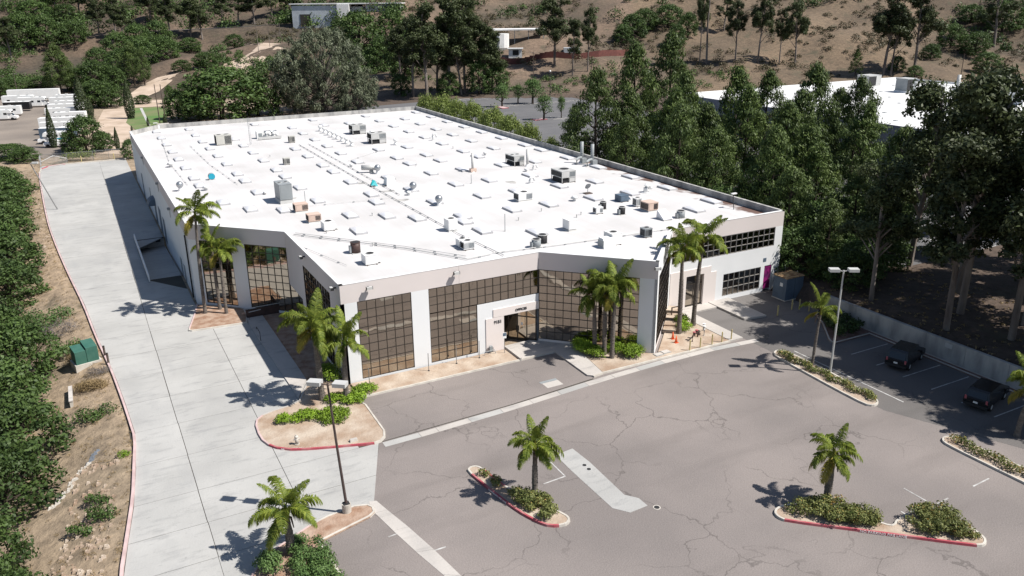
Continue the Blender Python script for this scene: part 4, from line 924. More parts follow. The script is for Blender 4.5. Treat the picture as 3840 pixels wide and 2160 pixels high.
# ------------------------------------------------------------------ roof plant
def fan_top(t, x, y, z, r, n=16):
    MB().cyl(x, y, z-.01, z+.05, r, n=n).obj('fan_ring', M_['lgrey'], t, False); MB().cyl(x, y, z, z+.055, r*.82, n=n).obj('fan', M_['dark'], t, False)
def rtu(label, u, w, wd, dp, h, mat, fans=1, curb=.0, grille='r', name='air_conditioner', legs=False, group=None, hood=False):
    t = thing(name, label, 'air conditioner', (u, w, ZR), 0, group); z0 = .08+curb
    if curb: MB().frust(-.08, wd+.08, -.08, dp+.08, 0, curb+.02, .06).obj('curb', M_['lgrey'], t, False)
    else:
        for x in (.08, wd-.18): MB().box(x, x+.1, -.12, dp+.12, 0, .08).obj('skid', M_['wood'], t, False)
    if legs: z0 = h*.45
    MB().box(0, wd, 0, dp, z0, z0+h-.08-(h*.4 if legs else 0)).obj('casing', M_[mat], t, False)
    zt = z0+h-.08-(h*.4 if legs else 0)
    if legs:
        for x in (.03, wd*.55, wd-.1):
            for y in (.03, dp-.1): MB().box(x, x+.08, y, y+.08, 0, z0).obj('leg', M_[mat], t, False)
        MB().box(wd*.55, wd, .05, dp-.05, .1, z0).obj('lower_cabinet', M_[mat], t, False); MB().box(.15, wd*.5, .2, dp-.2, .1, z0-.15).obj('compressor', M_['dark'], t, False)
    MB().box(-.02, wd+.02, -.02, dp+.02, zt, zt+.035).obj('lid', M_[mat], t, False)
    for i in range(fans): fan_top(t, wd*(i+.5)/fans if fans > 1 else wd*.55, dp*.5, zt+.03, min(dp, wd/fans)*.36)
    if grille:
        g = MB(); x0 = wd*.55 if grille == 'r' else (.06 if grille == 'f' else .04); x1 = wd-.06
        k = 0; x = x0
        while x < x1: g.box(x, x+.035, -.03, -.002, z0+.12, zt-.1); x += .085
        g.obj('grille', M_['dark' if mat in ('tan_ac', 'beige_ac', 'grey') else 'grey'], t, False)
        g = MB(); y = .08
        while y < dp-.08: g.box(-.025, -.002, y, y+.035, z0+.12, zt-.1); y += .09
        g.obj('coil_guard', M_['dark'], t, False)
    MB().box(wd*.08, wd*.46, -.015, -.001, z0+.1, zt-.1).obj('access_panel', M_[mat], t, False)
    if hood: MB().add([(wd, .1, z0+.1), (wd, dp-.1, z0+.1), (wd, .1, zt-.1), (wd, dp-.1, zt-.1), (wd+.45, .1, z0+.1), (wd+.45, dp-.1, z0+.1)], [(0, 2, 4), (1, 5, 3), (2, 3, 5, 4), (0, 4, 5, 1)]).obj('hood', M_[mat], t, False)
    return t
rtu('large beige rooftop unit with two dark fans near the back left of the roof', 21.15, 147.8, 2.55, 2.1, 1.65, 'beige_ac', 2)
rtu('small pale condenser box standing behind the ducts at the back left of the roof', 32.7, 144, 1.03, .8, 1.14, 'beige_ac', 0, grille='f')
rtu('beige cooler box on a stand in the left half of the roof', 27.1, 124.2, .9, .8, .98, 'beige_ac', 0, grille='f')
rtu('grey chiller with open lower frame beside the turbine vents, the farther of the pair', 45.1, 147, 2.6, 2.3, 1.65, 'lgrey', 2, legs=True)
rtu('grey chiller with open lower frame beside the turbine vents, the nearer of the pair', 44.7, 135.2, 2.7, 2.3, 1.75, 'lgrey', 2, legs=True)
rtu('tall grey rooftop unit with two fans on a pale curb, left front of the roof', 20.7, 99, 1.52, 2.9, 1.95, 'grey', 2, curb=.4, grille=None)
rtu('tan rooftop unit with side grille, the farther of two by the left front', 21.2, 93.7, 1.5, 1.25, .85, 'tan_ac', 0, curb=.1)
rtu('tan rooftop unit with side grille, the nearer of two by the left front', 21.3, 88.2, 1.42, 1.25, .8, 'tan_ac', 0, curb=.1)
rtu('white rooftop unit close beside the nearer tan unit', 21.85, 84, 1.2, 1.3, .93, 'white', 1, grille=None, hood=True)
rtu('white rooftop unit with sloped hood at the front left tip of the roof', 21.9, 70.3, 1.2, 1.3, .93, 'white', 1, grille=None, hood=True)
rtu('tall white rooftop unit beside the conduit in the middle of the front roof', 33.4, 77.1, 1.05, 1.25, 1.18, 'white', 1, curb=.1, grille=None)
t = rtu('pair of low white condensers side by side near the front edge', 31.95, 70.15, 1.15, .95, .84, 'white', 1, grille='f'); MB().box(.0, 1.1, 1.1, 2.0, .08, .82).obj('second_casing', M_['white'], t, False); fan_top(t, .55, 1.55, .82, .32)
rtu('white rooftop unit with dark grille and hood in the right half of the roof', 46.3, 85.2, 2.0, 1.3, .95, 'white', 1, curb=.1, hood=False)
rtu('pinkish white rooftop unit right of the thin mast', 44.6, 70.9, 1.0, 1.3, 1.05, 'white', 0, curb=.12, grille=None)
rtu('tan rooftop unit at the right front of the roof', 56.9, 73.3, 1.4, 1.6, .95, 'tan_ac', 0, curb=.1)
rtu('big grey rooftop unit with open frame near the right parapet', 56.4, 91.6, 2.2, 2.9, 1.6, 'lgrey', 1, legs=True)
rtu('grey cooling unit with two fans beside the tall grey pipe at the right', 56.6, 105.4, 1.7, 2.9, 1.45, 'lgrey', 2, legs=True)
rtu('white mini-split box between the dark condensers on the right', 51.2, 75.6, .98, .7, .74, 'white', 0, grille='r')
rtu('blue-grey ventilation box behind the condensers on the right', 57.0, 78.9, 1.15, 1.3, .78, 'dblue', 0, grille=None, hood=True)
rtu('white condenser with dark left side by the tan unit on the right', 57.25, 76.1, .8, .8, 1.0, 'white', 1, grille='f')
rtu('grey square condenser at the right front edge of the roof', 50.1, 64.9, .92, .9, .93, 'grey', 1, grille='f')
rtu('large white unit with sloped hood near the front edge on the right', 45.5, 64.2, 1.15, 1.5, 1.2, 'white', 1, grille=None)
def rcond(label, x, y, h, r, mat): 
    t = thing('round_condenser', label, 'air conditioner', (x, y, ZR)); MB().cyl(0, 0, .06, h-.06, r, n=18).obj('casing', M_[mat], t, False, True); MB().cyl(0, 0, h-.06, h, r*1.04, n=18).obj('rim', M_['lgrey' if mat != 'brown' else 'brown'], t, False)
    MB().cyl(0, 0, h-.02, h+.01, r*.8, n=18).obj('fan', M_['dark'], t, False); MB().box(-r-.16, -r+.02, -.2, .2, .1, h*.7).obj('valve_box', M_['grey'], t, False); MB().box(-r, r, -r, r, 0, .06).obj('pad', M_['lgrey'], t, False)
rcond('dark reddish brown round condenser at the left front of the roof', 22.4, 74.9, 1.1, .48, 'brown'); rcond('grey round condenser, the nearer of two above the entrance corner', 38.7, 67.6, .9, .46, 'grey')
rcond('dark round condenser, the farther of two above the entrance corner', 40.0, 68.6, .95, .48, 'dark'); rcond('dark round condenser behind the white mini-split box', 53.3, 77.3, .92, .38, 'dark'); rcond('dark round condenser right of the white mini-split box', 53.8, 74.2, .9, .38, 'dark'); rcond('greenish round condenser behind the right palms', 58.6, 69.6, .85, .48, 'grey')
# turbine vents in a row
def turbine(x, y, label, group=None):
    t = thing('turbine_vent', label, 'roof vent', (x, y, ZR), 0, group); MB().cyl(0, 0, 0, .42, .5, .22).obj('cone', M_['white'], t, False, True)
    MB().cyl(0, 0, .42, .62, .22).obj('neck', M_['white'], t, False); MB().sph(0, 0, .85, .42, 14, 8, .72).obj('turbine', M_['white'], t, False, True)
ords = ['first', 'second', 'third', 'fourth', 'fifth', 'sixth', 'seventh', 'eighth', 'ninth', 'tenth', 'eleventh', 'twelfth', 'thirteenth', 'fourteenth', 'fifteenth', 'sixteenth', 'seventeenth', 'eighteenth', 'nineteenth', 'twentieth', 'twenty-first', 'twenty-second', 'twenty-third', 'twenty-fourth', 'twenty-fifth', 'twenty-sixth', 'twenty-seventh', 'twenty-eighth', 'twenty-ninth', 'thirtieth']
for i, w in enumerate((154.7, 151.9, 149.1, 146.4, 143.8, 140.9, 138.2, 135.3)): turbine(41.2, w, f'white turbine vent, {ords[i]} from the back in the row of eight', 'row of eight turbine vents')
turbine(47.6, 143.5, 'white turbine vent right behind the farther grey chiller'); turbine(47.4, 140.5, 'white turbine vent between the two grey chillers'); turbine(48.1, 132.5, 'white turbine vent right of the nearer grey chiller')
def ball(x, y, label, r=.46, mat='galv'):
    t = thing('globe_vent', label, 'roof vent', (x, y, ZR)); MB().cyl(0, 0, 0, .5, .3, .2).obj('neck', M_['cap'], t, False); MB().sph(0, 0, .5+r*.8, r, 16, 10).obj('globe', M_[mat], t, False, True); MB().cyl(0, 0, 0, .03, .5).obj('flashing', M_['cap'], t, False)
ball(10.9, 113.2, 'grey globe vent at the left edge of the roof behind the palm', .45); ball(37.2, 110.7, 'grey globe vent, farthest of three beside the long conduit'); ball(37.3, 97.2, 'grey globe vent, middle of three beside the long conduit'); ball(37.2, 88.6, 'grey globe vent, nearest of three beside the long conduit')
def mush(x, y, label, s=1):
    t = thing('mushroom_vent', label, 'roof vent', (x, y, ZR)); MB().cyl(0, 0, 0, .4*s, .18*s).obj('neck', M_['cap'], t, False); MB().cyl(0, 0, .36*s, .6*s, .42*s, .15*s).obj('cap', M_['white'], t, False, True); MB().cyl(0, 0, .3*s, .36*s, .42*s).obj('rim', M_['lgrey'], t, False)
mush(13.9, 112, 'wide white mushroom vent right of the left palm crown', 1.1); mush(36.1, 95.8, 'small white cowl vent beside the middle globe vent', .9); mush(52.6, 82.5, 'white ribbed vent in the right half of the roof', 1.1); mush(56.3, 101.3, 'small white vent at the foot of the right grey pipe', .8); mush(20.2, 105.5, 'small dark-shadowed vent behind the left palm', .7)
mush(11.8, 131.5, 'bulky white vent with dark shadow at the left of the roof', 1.3); mush(35.5, 117.6, 'low dark vent cap by the skylight near the conduit', .8); mush(57.0, 116, 'drum-shaped vent near the right parapet', .9)
def goose(x, y, label, r=.16, h=1.1, rz=0):
    t = thing('gooseneck_vent', label, 'roof vent', (x, y, ZR), rz); p = [(0, 0, 0), (0, 0, h*.6)]+[(.35*(1-math.cos(a)), 0, h*.6+.35*math.sin(a)) for a in (.5, 1, 1.57, 2.1, 2.7, 3.14)]+[(.7, 0, h*.4)]
    MB().tube(p, r, 10).obj('pipe', M_['white'], t, False, True); MB().cyl(0, 0, 0, .05, r*2).obj('flashing', M_['cap'], t, False)
goose(62.9, 81.8, 'white gooseneck duct near the right parapet', .3, 1.0); goose(55.4, 133.6, 'white gooseneck vent in the back right of the roof', .15, 1.3); goose(52.8, 94, 'white gooseneck vent left of the big grey unit', .16, .8); goose(30.2, 151, 'white bent duct beside the back left cabinet', .3, 1.2); goose(31.4, 150.5, 'white bent duct nearest the back left condenser', .3, 1.1)
goose(57.6, 101.6, 'small white bent pipe by the tall grey pipe', .12, .7)
def stack(x, y, label, h, r=.2, mat='grey'):
    t = thing('exhaust_stack', label, 'exhaust pipe', (x, y, ZR)); MB().cyl(0, 0, 0, h, r, n=14).obj('pipe', M_[mat], t, False, True); MB().cyl(0, 0, 0, .3, r*2, r*1.1).obj('flashing', M_['cap'], t, False); MB().cyl(0, 0, h*.5, h*.5+.05, r*1.08).obj('band', M_['lgrey'], t, False); return t
t = stack(49.5, 104.9, 'grey exhaust stack with a pinkish base box, left of the two centre stacks', 2.7, .18, 'lgrey'); MB().box(-.4, .5, -.3, .3, .05, .5).obj('blower', M_['tan_ac'], t, False)
stack(58.3, 104.5, 'grey exhaust stack by the grey cooling unit', 2.5, .2, 'lgrey')
for x, y, h, l in ((66.6, 102.6, 3.2, 'left'), (67.1, 100.5, 3.1, 'right')):
    t = stack(x, y, f'blue-grey exhaust stack with elbow ducts at the shaded parapet, the {l} of the pair', h, .26, 'grey')
    MB().tube([(-.2, -.2, .9), (-.9, -.5, .9), (-1.3, -.7, .75), (-1.4, -.75, .1)], .2, 10).obj('elbow_duct', M_['grey'], t, False, True); MB().box(-.3, .5, -.7, -.1, .1, .8).obj('fan_box', M_['grey'], t, False)
t = thing('centrifugal_fan', 'bright blue round fan housing in the left part of the roof', 'fan', (15.6, 118.4, ZR))
MB().tube([(.1, -.05, .5), (.1, .4, .5)], .46, 18).obj('drum', M_['grey'], t, False, True); MB().tube([(.1, -.1, .5), (.1, -.06, .5)], .44, 18).obj('cover', M_['blue'], t, False); MB().box(-.35, .55, -.1, .6, 0, .12).obj('base', M_['lgrey'], t, False)
t = thing('tarp', 'crumpled teal tarp over equipment beside the long conduit', 'tarp', (34.0, 103.2, ZR)); MB().add([(-.5, -.3, 0), (.5, -.35, 0), (.6, .4, 0), (-.4, .5, 0), (-.1, 0, .85), (.3, .15, .7)], [(0, 1, 5, 4), (1, 2, 5), (2, 3, 4, 5), (3, 0, 4)]).obj('cloth', M_['teal'], t, False); MB().box(-.6, .1, -.5, -.2, 0, .12).obj('weight', M_['dark'], t, False)
t = thing('exhaust_fan', 'horizontal grey cylinder fan on a skylight curb beside the conduit', 'fan', (35.6, 112.3, ZR)); MB().tube([(-.2, .2, .75), (1.7, -.6, .75)], [.36, .42], 14).obj('cylinder', M_['lgrey'], t, False, True); MB().tube([(1.68, -.59, .75), (1.75, -.62, .75)], .34, 14).obj('mouth', M_['dark'], t, False); MB().box(.9, 1.3, -.6, 0, 0, .5).obj('support', M_['grey'], t, False)
t = thing('roof_hatch', 'translucent pale hood box beside the teal tarp', 'hood', (35.5, 102.3, ZR)); MB().frust(0, 1.4, 0, 1.3, 0, 1.05, .15).obj('hood', M_['dome'], t, False); MB().box(-.5, 0, -.2, .3, 0, .08).obj('tray', M_['dark'], t, False)
t = thing('roof_hatch', 'sloping translucent hatch cover behind the right palms', 'hatch', (56.0, 69.3, ZR)); MB().add([(0, 0, .15), (1.2, -.1, .15), (1.3, 1.4, .15), (.1, 1.5, .15), (.1, 1.4, 1.0), (1.2, 1.3, 1.0)], [(0, 1, 5, 4), (1, 2, 5), (0, 4, 3), (2, 3, 4, 5)]).obj('cover', M_['dome'], t, False); MB().box(0, 1.2, 0, 1.4, 0, .15).obj('curb', M_['lgrey'], t, False)
t = thing('intake_hood', 'white sloped intake hood right beside the large white unit', 'hood', (44.2, 63.7, ZR)); MB().add([(0, 0, 0), (1.5, 0, 0), (1.5, 1.2, 0), (0, 1.2, 0), (.15, .4, .95), (1.3, .4, .95), (1.3, 1.2, .95), (.15, 1.2, .95)], [(0, 1, 5, 4), (1, 2, 6, 5), (4, 5, 6, 7), (0, 4, 7, 3), (2, 3, 7, 6)]).obj('hood', M_['white'], t, False); MB().box(-.02, .04, .1, 1.1, .1, .8).obj('side_plate', M_['grey'], t, False)
t = thing('satellite_dish', 'small dark satellite dish on a tripod in the right half of the roof', 'satellite dish', (56.2, 85, ZR)); MB().tube([(0, 0, 0), (0, 0, .75)], .04).obj('mast', M_['grey'], t, False); MB().tube([(0, -.02, .95), (.0, .1, 1.02)], [.42, .3], 16).obj('dish', M_['grey'], t, False); MB().box(-.5, .5, -.4, .4, 0, .1).obj('ballast_base', M_['wood'], t, False)
t = thing('duct_cluster', 'white cabinet with bent silver ducts at the back left of the roof', 'ductwork', (28.7, 151.4, ZR))
MB().box(0, 1.3, 0, 1.2, 0, 1.3).obj('cabinet', M_['white'], t, False); MB().box(.3, .9, -.05, -.001, .4, 1.0).obj('vent_panel', M_['grey'], t, False); MB().tube([(1.3, .5, 1.1), (3.6, .3, 1.1)], .22, 10).obj('duct', M_['galv'], t, False, True); MB().cyl(1.8, .4, 0, .9, .3).obj('blower', M_['grey'], t, False); MB().cyl(2.8, .4, 0, .9, .3).obj('blower', M_['grey'], t, False); MB().box(-.1, 4.0, -1.6, -1.2, .1, .5).obj('lower_duct', M_['lgrey'], t, False)
t = thing('antenna_mast', 'thin lattice antenna tower at the back left of the roof', 'antenna', (26.5, 146.2, ZR))
for k in range(3): MB().tube([(.15*math.cos(k*2.09), .15*math.sin(k*2.09), 0), (.15*math.cos(k*2.09), .15*math.sin(k*2.09), 4.6)], .018, 4).obj('leg', M_['grey'], t, False)
g = MB()
for j in range(15): g.box(-.15, .15, -.012, .012, .3*j, .3*j+.02)
g.obj('rungs', M_['grey'], t, False)
for x, y, h, l in ((38.8, 74.5, 1.9, 'grey pole mast standing alone on the front of the roof'), (23.5, 98.2, 1.5, 'thin pole mast beside the tall grey unit'), (46.0, 98, 1.2, 'very thin white pole near the skylight in the right half')):
    t = thing('pole_mast', l, 'mast', (x, y, ZR)); MB().tube([(0, 0, 0), (0, 0, h)], .04, 6).obj('pole', M_['grey'], t, False); MB().cyl(0, 0, 0, .05, .15).obj('foot', M_['lgrey'], t, False)
t = thing('roof_ladder', 'bent white light pole leaning at the right front parapet', 'lamp', (66.4, 69.5, ZR)); MB().tube([(0, 0, 0), (.2, .4, .8), (.3, .6, 1.7)], .05).obj('pole', M_['dark'], t, False); MB().box(.1, .8, .5, .8, 1.65, 1.78).obj('lamp_head', M_['white'], t, False)
for i, (x, y) in enumerate(sorted(((48.5, 75.5), (49.6, 76.3), (42.2, 77.7), (46.5, 80), (24.6, 76.2), (21.9, 83.3), (28.6, 88), (26.7, 132), (20, 137), (44, 113), (55, 124)), key=lambda q: q[1])):
    t = tag(MB().cyl(0, 0, 0, .35, .06, n=8).cyl(0, 0, .3, .38, .09, n=8).obj('vent_pipe', M_['lgrey'], None, loc=(x, y, ZR)), f'short plumbing vent pipe on the white roof, {ords[i]} of eleven from the front edge', 'pipe', 'plumbing vent pipes on the roof')
# ------------------------------------------------------------------ small site objects
def lamp_post(name, label, x, y, h, mat, heads, base=True, rz=0, lean=(0, 0)):
    t = thing(name, label, 'street lamp', (x, y, 0), rz)
    if base:
        MB().cyl(0, 0, 0, .72, .3, n=18).obj('concrete_base', M_['kerb'], t, False); MB().box(-.2, .2, -.2, .2, .72, .78).obj('base_plate', M_['dark'], t, False)
    MB().tube([(0, 0, .7 if base else 0), (lean[0]*.5, lean[1]*.5, h*.5), (lean[0], lean[1], h)], [.1, .085, .065], 8).obj('pole', M_[mat], t, False)
    for dx, dy, r in heads:
        b = MB().tube([(lean[0], lean[1], h-.1), (lean[0]+dx*.55, lean[1]+dy*.55, h)], .035, 6).obj('arm', M_[mat], t, False)
        a = math.atan2(dy, dx); hd = MB().box(-.1, .75, -.3, .3, -.12, .14).obj('lamp_head', M_['lgrey'], t, False); hd.location = (lean[0]+dx*.5, lean[1]+dy*.5, h+.02); hd.rotation_euler = (0, 0, a)
        MB().box(0, .65, -.22, .22, -.14, -.121).obj('lens', M_['light'], hd, False)
    return t
lamp_post('lamp_post', 'tall dark brown lamp post with two square heads on a round concrete base', 11.69, 45.6, 9.5, 'polebrown', [(-.8, .62, 0), (.8, -.62, 0)], lean=(-.45, .2))
lamp_post('lamp_post', 'tall slim grey lamp post with two flat heads on the narrow right island', 56.3, 45.1, 9.75, 'lgrey', [(-.85, .5, 0), (.85, -.5, 0)], base=False)
lamp_post('lamp_post', 'thin leaning grey lamp post with one flat head among the dark left trees', -4.7, 150.3, 7.7, 'alum', [(.8, -.3, 0)], base=False, lean=(-2.6, 1.2))
t = thing('fire_hydrant', 'pale cream fire hydrant in the corner dirt bed', 'fire hydrant', (10.97, 55.85, .1))
MB().cyl(0, 0, 0, .08, .2).obj('flange', M_['kerb'], t, False); MB().cyl(0, 0, .05, .62, .13).obj('barrel', M_['kerb'], t, False, True); MB().sph(0, 0, .64, .16, sz=.8).obj('bonnet', M_['kerb'], t, False, True); MB().tube([(-.24, 0, .45), (.24, 0, .45)], .07, 8).obj('outlet', M_['kerb'], t, False); MB().cyl(0, 0, .74, .84, .04).obj('nut', M_['kerb'], t, False)
t = thing('utility_box', 'small pale concrete utility box in the corner bed near the kerb', 'utility box', (14.9, 54.2, .1)); MB().frust(-.3, .3, -.15, .15, 0, .2, .02).obj('box', M_['kerb'], t, False); MB().box(-.25, .25, -.12, .12, .2, .215).obj('lid', M_['conc2'], t, False)
for i, (x, y) in enumerate(((19.05, 62.6), (24.8, 63.0), (27.67, 63.2), (30.08, 63.3))):
    t = thing('steel_post', f'thin grey steel post in the dirt strip by the front windows, {ords[i]} from the left', 'post', (x, y, .1), 0, 'thin steel posts along the front windows')
    MB().cyl(0, 0, 0, 1.75, .035, n=8).obj('shaft', M_['alum'], t, False); MB().cyl(0, 0, 0, .05, .09, n=10).obj('foot', M_['dark'], t, False)
t = thing('parking_sign', 'small blue and white sign on a thin post beside the entrance', 'sign', (32.7, 63.2, .1)); MB().cyl(0, 0, 0, 2.1, .03, n=8).obj('post', M_['alum'], t, False); MB().box(-.2, .2, -.05, -.035, 1.5, 2.1).obj('sign_face', M_['white'], t, False); MB().box(-.17, .17, -.056, -.05, 1.75, 2.06).obj('blue_panel', M_['dblue'], t, False)
t = thing('spigot_stand', 'pipe spigot and small grey box against the white wall left of the entrance', 'pipe', (31.3, 63.7, .1)); MB().tube([(-.6, -.2, 0), (-.5, -.2, .35), (.5, -.2, .4), (.6, -.2, 0)], .03).obj('pipe', M_['grey'], t, False); MB().box(.1, .4, .0, .2, .2, .7).obj('box', M_['grey'], t, False)
for i, (x, y) in enumerate(((48.4, 54.95), (49.7, 54.97), (51.2, 55.0), (52.45, 55.0), (53.7, 55.05))):
    t = thing('bollard', f'slim pale yellow bollard by the stepped dirt court, {ords[i]} from the left', 'bollard', (x, y, .1), 0, 'pale bollards by the dirt court'); MB().cyl(0, 0, 0, 1.05, .065, n=10).obj('post', M_['yellow'], t, False); MB().sph(0, 0, 1.05, .065, 8, 5).obj('cap', M_['yellow'], t, False)
for i, (x, y) in enumerate(((62.6, 57.7), (65.3, 58.3), (66.0, 57.9), (66.5, 57.0))):
    t = thing('bollard', f'bright yellow bollard in the shade by the cabinet, {ords[i]} from the left', 'bollard', (x, y, 0), 0, 'yellow bollards by the electrical cabinet'); MB().cyl(0, 0, 0, 1.1, .08, n=10).obj('post', M_['yellow'], t, False); MB().sph(0, 0, 1.1, .08, 8, 5).obj('cap', M_['yellow'], t, False)
for i, (x, y) in enumerate(((.1, 194.6), (6.4, 194.7), (9.4, 194.8))):
    t = thing('bollard', f'yellow post by the back fence of the driveway, {ords[i]} from the left', 'bollard', (x, y, 0), 0, 'yellow posts at the back fence'); MB().cyl(0, 0, 0, 1.3, .1, n=10).obj('post', M_['yellow'], t, False); MB().sph(0, 0, 1.3, .1, 8, 5).obj('cap', M_['yellow'], t, False)
for l, x, y in (('the farther of two in the dirt court', 48.76, 57.95), ('the nearer of two in the dirt court', 48.45, 57.05)):
    t = thing('traffic_cone', f'orange traffic cone, {l}', 'traffic cone', (x, y, .13)); MB().box(-.19, .19, -.19, .19, 0, .04).obj('base', M_['orange'], t, False); MB().cyl(0, 0, .04, .75, .15, .03, 12).obj('cone', M_['orange'], t, False, True); MB().cyl(0, 0, .42, .54, .092, .07, 12).obj('band', M_['orange'], t, False)
for l, x, y, rz, c in (('pale teal pipe backflow assembly by the court walk', 52.4, 57.6, .9, 'lgrey'), ('red-handled dark pipe backflow assembly near the bollards', 50.6, 56.8, .5, 'brown')):
    t = thing('backflow_preventer', l, 'pipework', (x, y, .13), rz); MB().tube([(-.7, 0, 0), (-.7, 0, .6), (.7, 0, .6), (.7, 0, 0)], .07, 8).obj('pipe', M_[c], t, False); MB().cyl(-.3, 0, .5, .85, .12).obj('valve', M_[c], t, False); MB().cyl(.3, 0, .5, .85, .12).obj('valve', M_[c], t, False); MB().cyl(.3, 0, .85, .9, .16).obj('handwheel', M_['red' if c == 'brown' else 'white'], t, False); MB().cyl(-.3, 0, .85, .9, .16).obj('handwheel', M_['red' if c == 'brown' else 'white'], t, False)
for l, x, y in (('left', 45.2, 55.65), ('right', 46.2, 55.8)):
    t = thing('vault_lid', f'grey concrete vault lid at the foot of the white fin, the {l} of two', 'utility lid', (x, y, .12)); MB().box(-.4, .4, -.28, .28, 0, .06).obj('lid', M_['conc2'], t, False); MB().box(-.44, .44, -.32, .32, 0, .03).obj('rim', M_['grey'], t, False)
t = thing('wall_bracket_post', 'short wooden post at the edge of the dirt steps', 'post', (51.9, 62.1, .6)); MB().box(-.05, .05, -.05, .05, 0, .9).obj('post', M_['wood'], t, False); MB().box(-.05, .9, -.03, .03, .8, .9).obj('rail', M_['wood'], t, False)
t = thing('electrical_cabinet', 'large dark blue-grey cabinet with rusty lid at the right corner of the building', 'cabinet', (66.4, 60.4, 0)); MB().box(0, 2.6, 0, 1.9, .1, 2.6).obj('cabinet', M_['dblue'], t, False); MB().add([(-.05, -.05, 2.61), (2.65, -.05, 2.61), (2.65, 1.95, 2.61), (-.05, 1.95, 2.61), (-.05, -.05, 2.68), (2.65, -.05, 2.68), (2.65, 1.95, 2.72), (-.05, 1.95, 2.72)], [(0, 1, 5, 4), (4, 5, 6, 7), (1, 2, 6, 5), (0, 4, 7, 3), (2, 3, 7, 6)]).obj('lid', M_['rust'], t, False); MB().box(-.05, 2.65, -.05, 1.95, 0, .1).obj('plinth', M_['kerb'], t, False); MB().box(-.02, -.001, .5, .9, 1.6, 2.0).obj('warning_notice', M_['white'], t, False); MB().box(1.29, 1.31, -.015, -.001, .2, 2.5).obj('door_seam', M_['dark'], t, False)
t = thing('stair_railing', 'white pipe railing of steps behind the right corner of the building', 'railing', (69.3, 63.5, 0))
for p in ([(0, 0, .6), (0, 0, 3.0), (1.6, 1.0, 1.8)], [(2.4, .3, .4), (2.4, .3, 2.6)], [(0, 0, 1.9), (2.4, .3, 1.7)], [(0, 0, 1.3), (2.4, .3, 1.1)]): MB().tube(p, .035, 6).obj('rail', M_['lgrey'], t, False)
MB().box(-.3, 2.6, 0, 2, 0, .6).obj('landing', M_['conc2'], t, False)
t = thing('transformer', 'dark green pad-mounted transformer cabinet on the left dirt bank', 'transformer', (-3.5, 80.1, 0), R(14)); MB().box(-.15, 2.2, -.15, 1.7, -.9, .12).obj('pad', M_['kerb'], t, False)
MB().add([(0, 0, .12), (.95, 0, .12), (.95, 1.5, .12), (0, 1.5, .12), (0, 0, 1.35), (.95, 0, 1.35), (.95, 1.5, 1.6), (0, 1.5, 1.6)], [(0, 1, 5, 4), (4, 5, 6, 7), (1, 2, 6, 5), (0, 4, 7, 3), (2, 3, 7, 6)]).obj('low_cabinet', M_['green'], t, False)
MB().add([(.99, 0, .12), (2.0, 0, .12), (2.0, 1.6, .12), (.99, 1.6, .12), (.99, 0, 1.55), (2.0, 0, 1.55), (2.0, 1.6, 1.85), (.99, 1.6, 1.85)], [(0, 1, 5, 4), (4, 5, 6, 7), (1, 2, 6, 5), (0, 4, 7, 3), (2, 3, 7, 6)]).obj('tall_cabinet', M_['green'], t, False)
for l, x, y in (('farther', -1.05, 81.3), ('nearer', -.85, 79.3)):
    t = thing('guard_post', f'dark wooden guard post by the green transformer, the {l} of two', 'post', (x, y, -.05)); MB().cyl(0, 0, 0, 1.15, .1, n=8).obj('post', M_['wood'], t, False); MB().cyl(0, 0, 1.15, 1.18, .105, n=8).obj('cap', M_['dark'], t, False)
t = thing('concrete_headwall', 'low pale concrete headwall in shadow on the left bank below the transformer', 'wall', (-4.2, 75, -1.6)); MB().box(-.12, .12, -1.6, 1.6, -.6, 1.2).obj('wall', M_['kerb'], t, False); MB().box(-.16, .16, -1.65, 1.65, 1.2, 1.28).obj('coping', M_['conc2'], t, False)
# chain link fence and gate at the end of the drive
t = thing('chain_link_fence', 'tall green grey chain-link fence across the back end of the driveway', 'fence', (0, 196, 0))
fp = [(-7.6, 193.5), (-7.4, 197.2), (-2.5, 196.4), (2.5, 196.2), (8.9, 196.1)]
for p in fp+[(5.5, 196.15)]: MB().cyl(p[0], p[1], 0, 2.0, .04, n=6).obj('post', M_['galv'], t)
for a, b_ in zip(fp, fp[1:]):
    MB().tube([(*a, 1.98), (*b_, 1.98)], .03, 5).obj('top_rail', M_['galv'], t)
    g = MB(); n = int(math.dist(a, b_)/.12)
    for k in range(n):
        q = (a[0]+(b_[0]-a[0])*k/n, a[1]+(b_[1]-a[1])*k/n); q2 = (a[0]+(b_[0]-a[0])*min(1, (k+8)/n), a[1]+(b_[1]-a[1])*min(1, (k+8)/n))
        g.tube([(*q, .05), (*q2, 1.95)], .007, 3, False); g.tube([(*q, 1.95), (*q2, .05)], .007, 3, False)
    g = g.obj('mesh', M_['alum'], t)
t = thing('swing_gate', 'peaked pale metal gate leaning at the back left corner of the driveway', 'gate', (-5, 193.8, 0))
gp = [(-7.2, 192.4, .1), (-7.35, 192.6, 1.2), (-5.0, 194.2, 2.0), (-2.6, 194.6, 1.2), (-2.5, 194.5, .1)]
MB().tube(gp+[gp[0]], .06, 6).obj('gate_frame', M_['lgrey'], t)
for k in range(1, 22):
    f = k/22; x = -7.2+f*4.7; y = 192.4+min(1, f*2)*1.9; zt = 1.2+.8*(1-abs(f-.47)/.53)
    MB().box(x-.02, x+.02, y-.02, y+.02, .1, zt).obj('bar', M_['lgrey'], t)
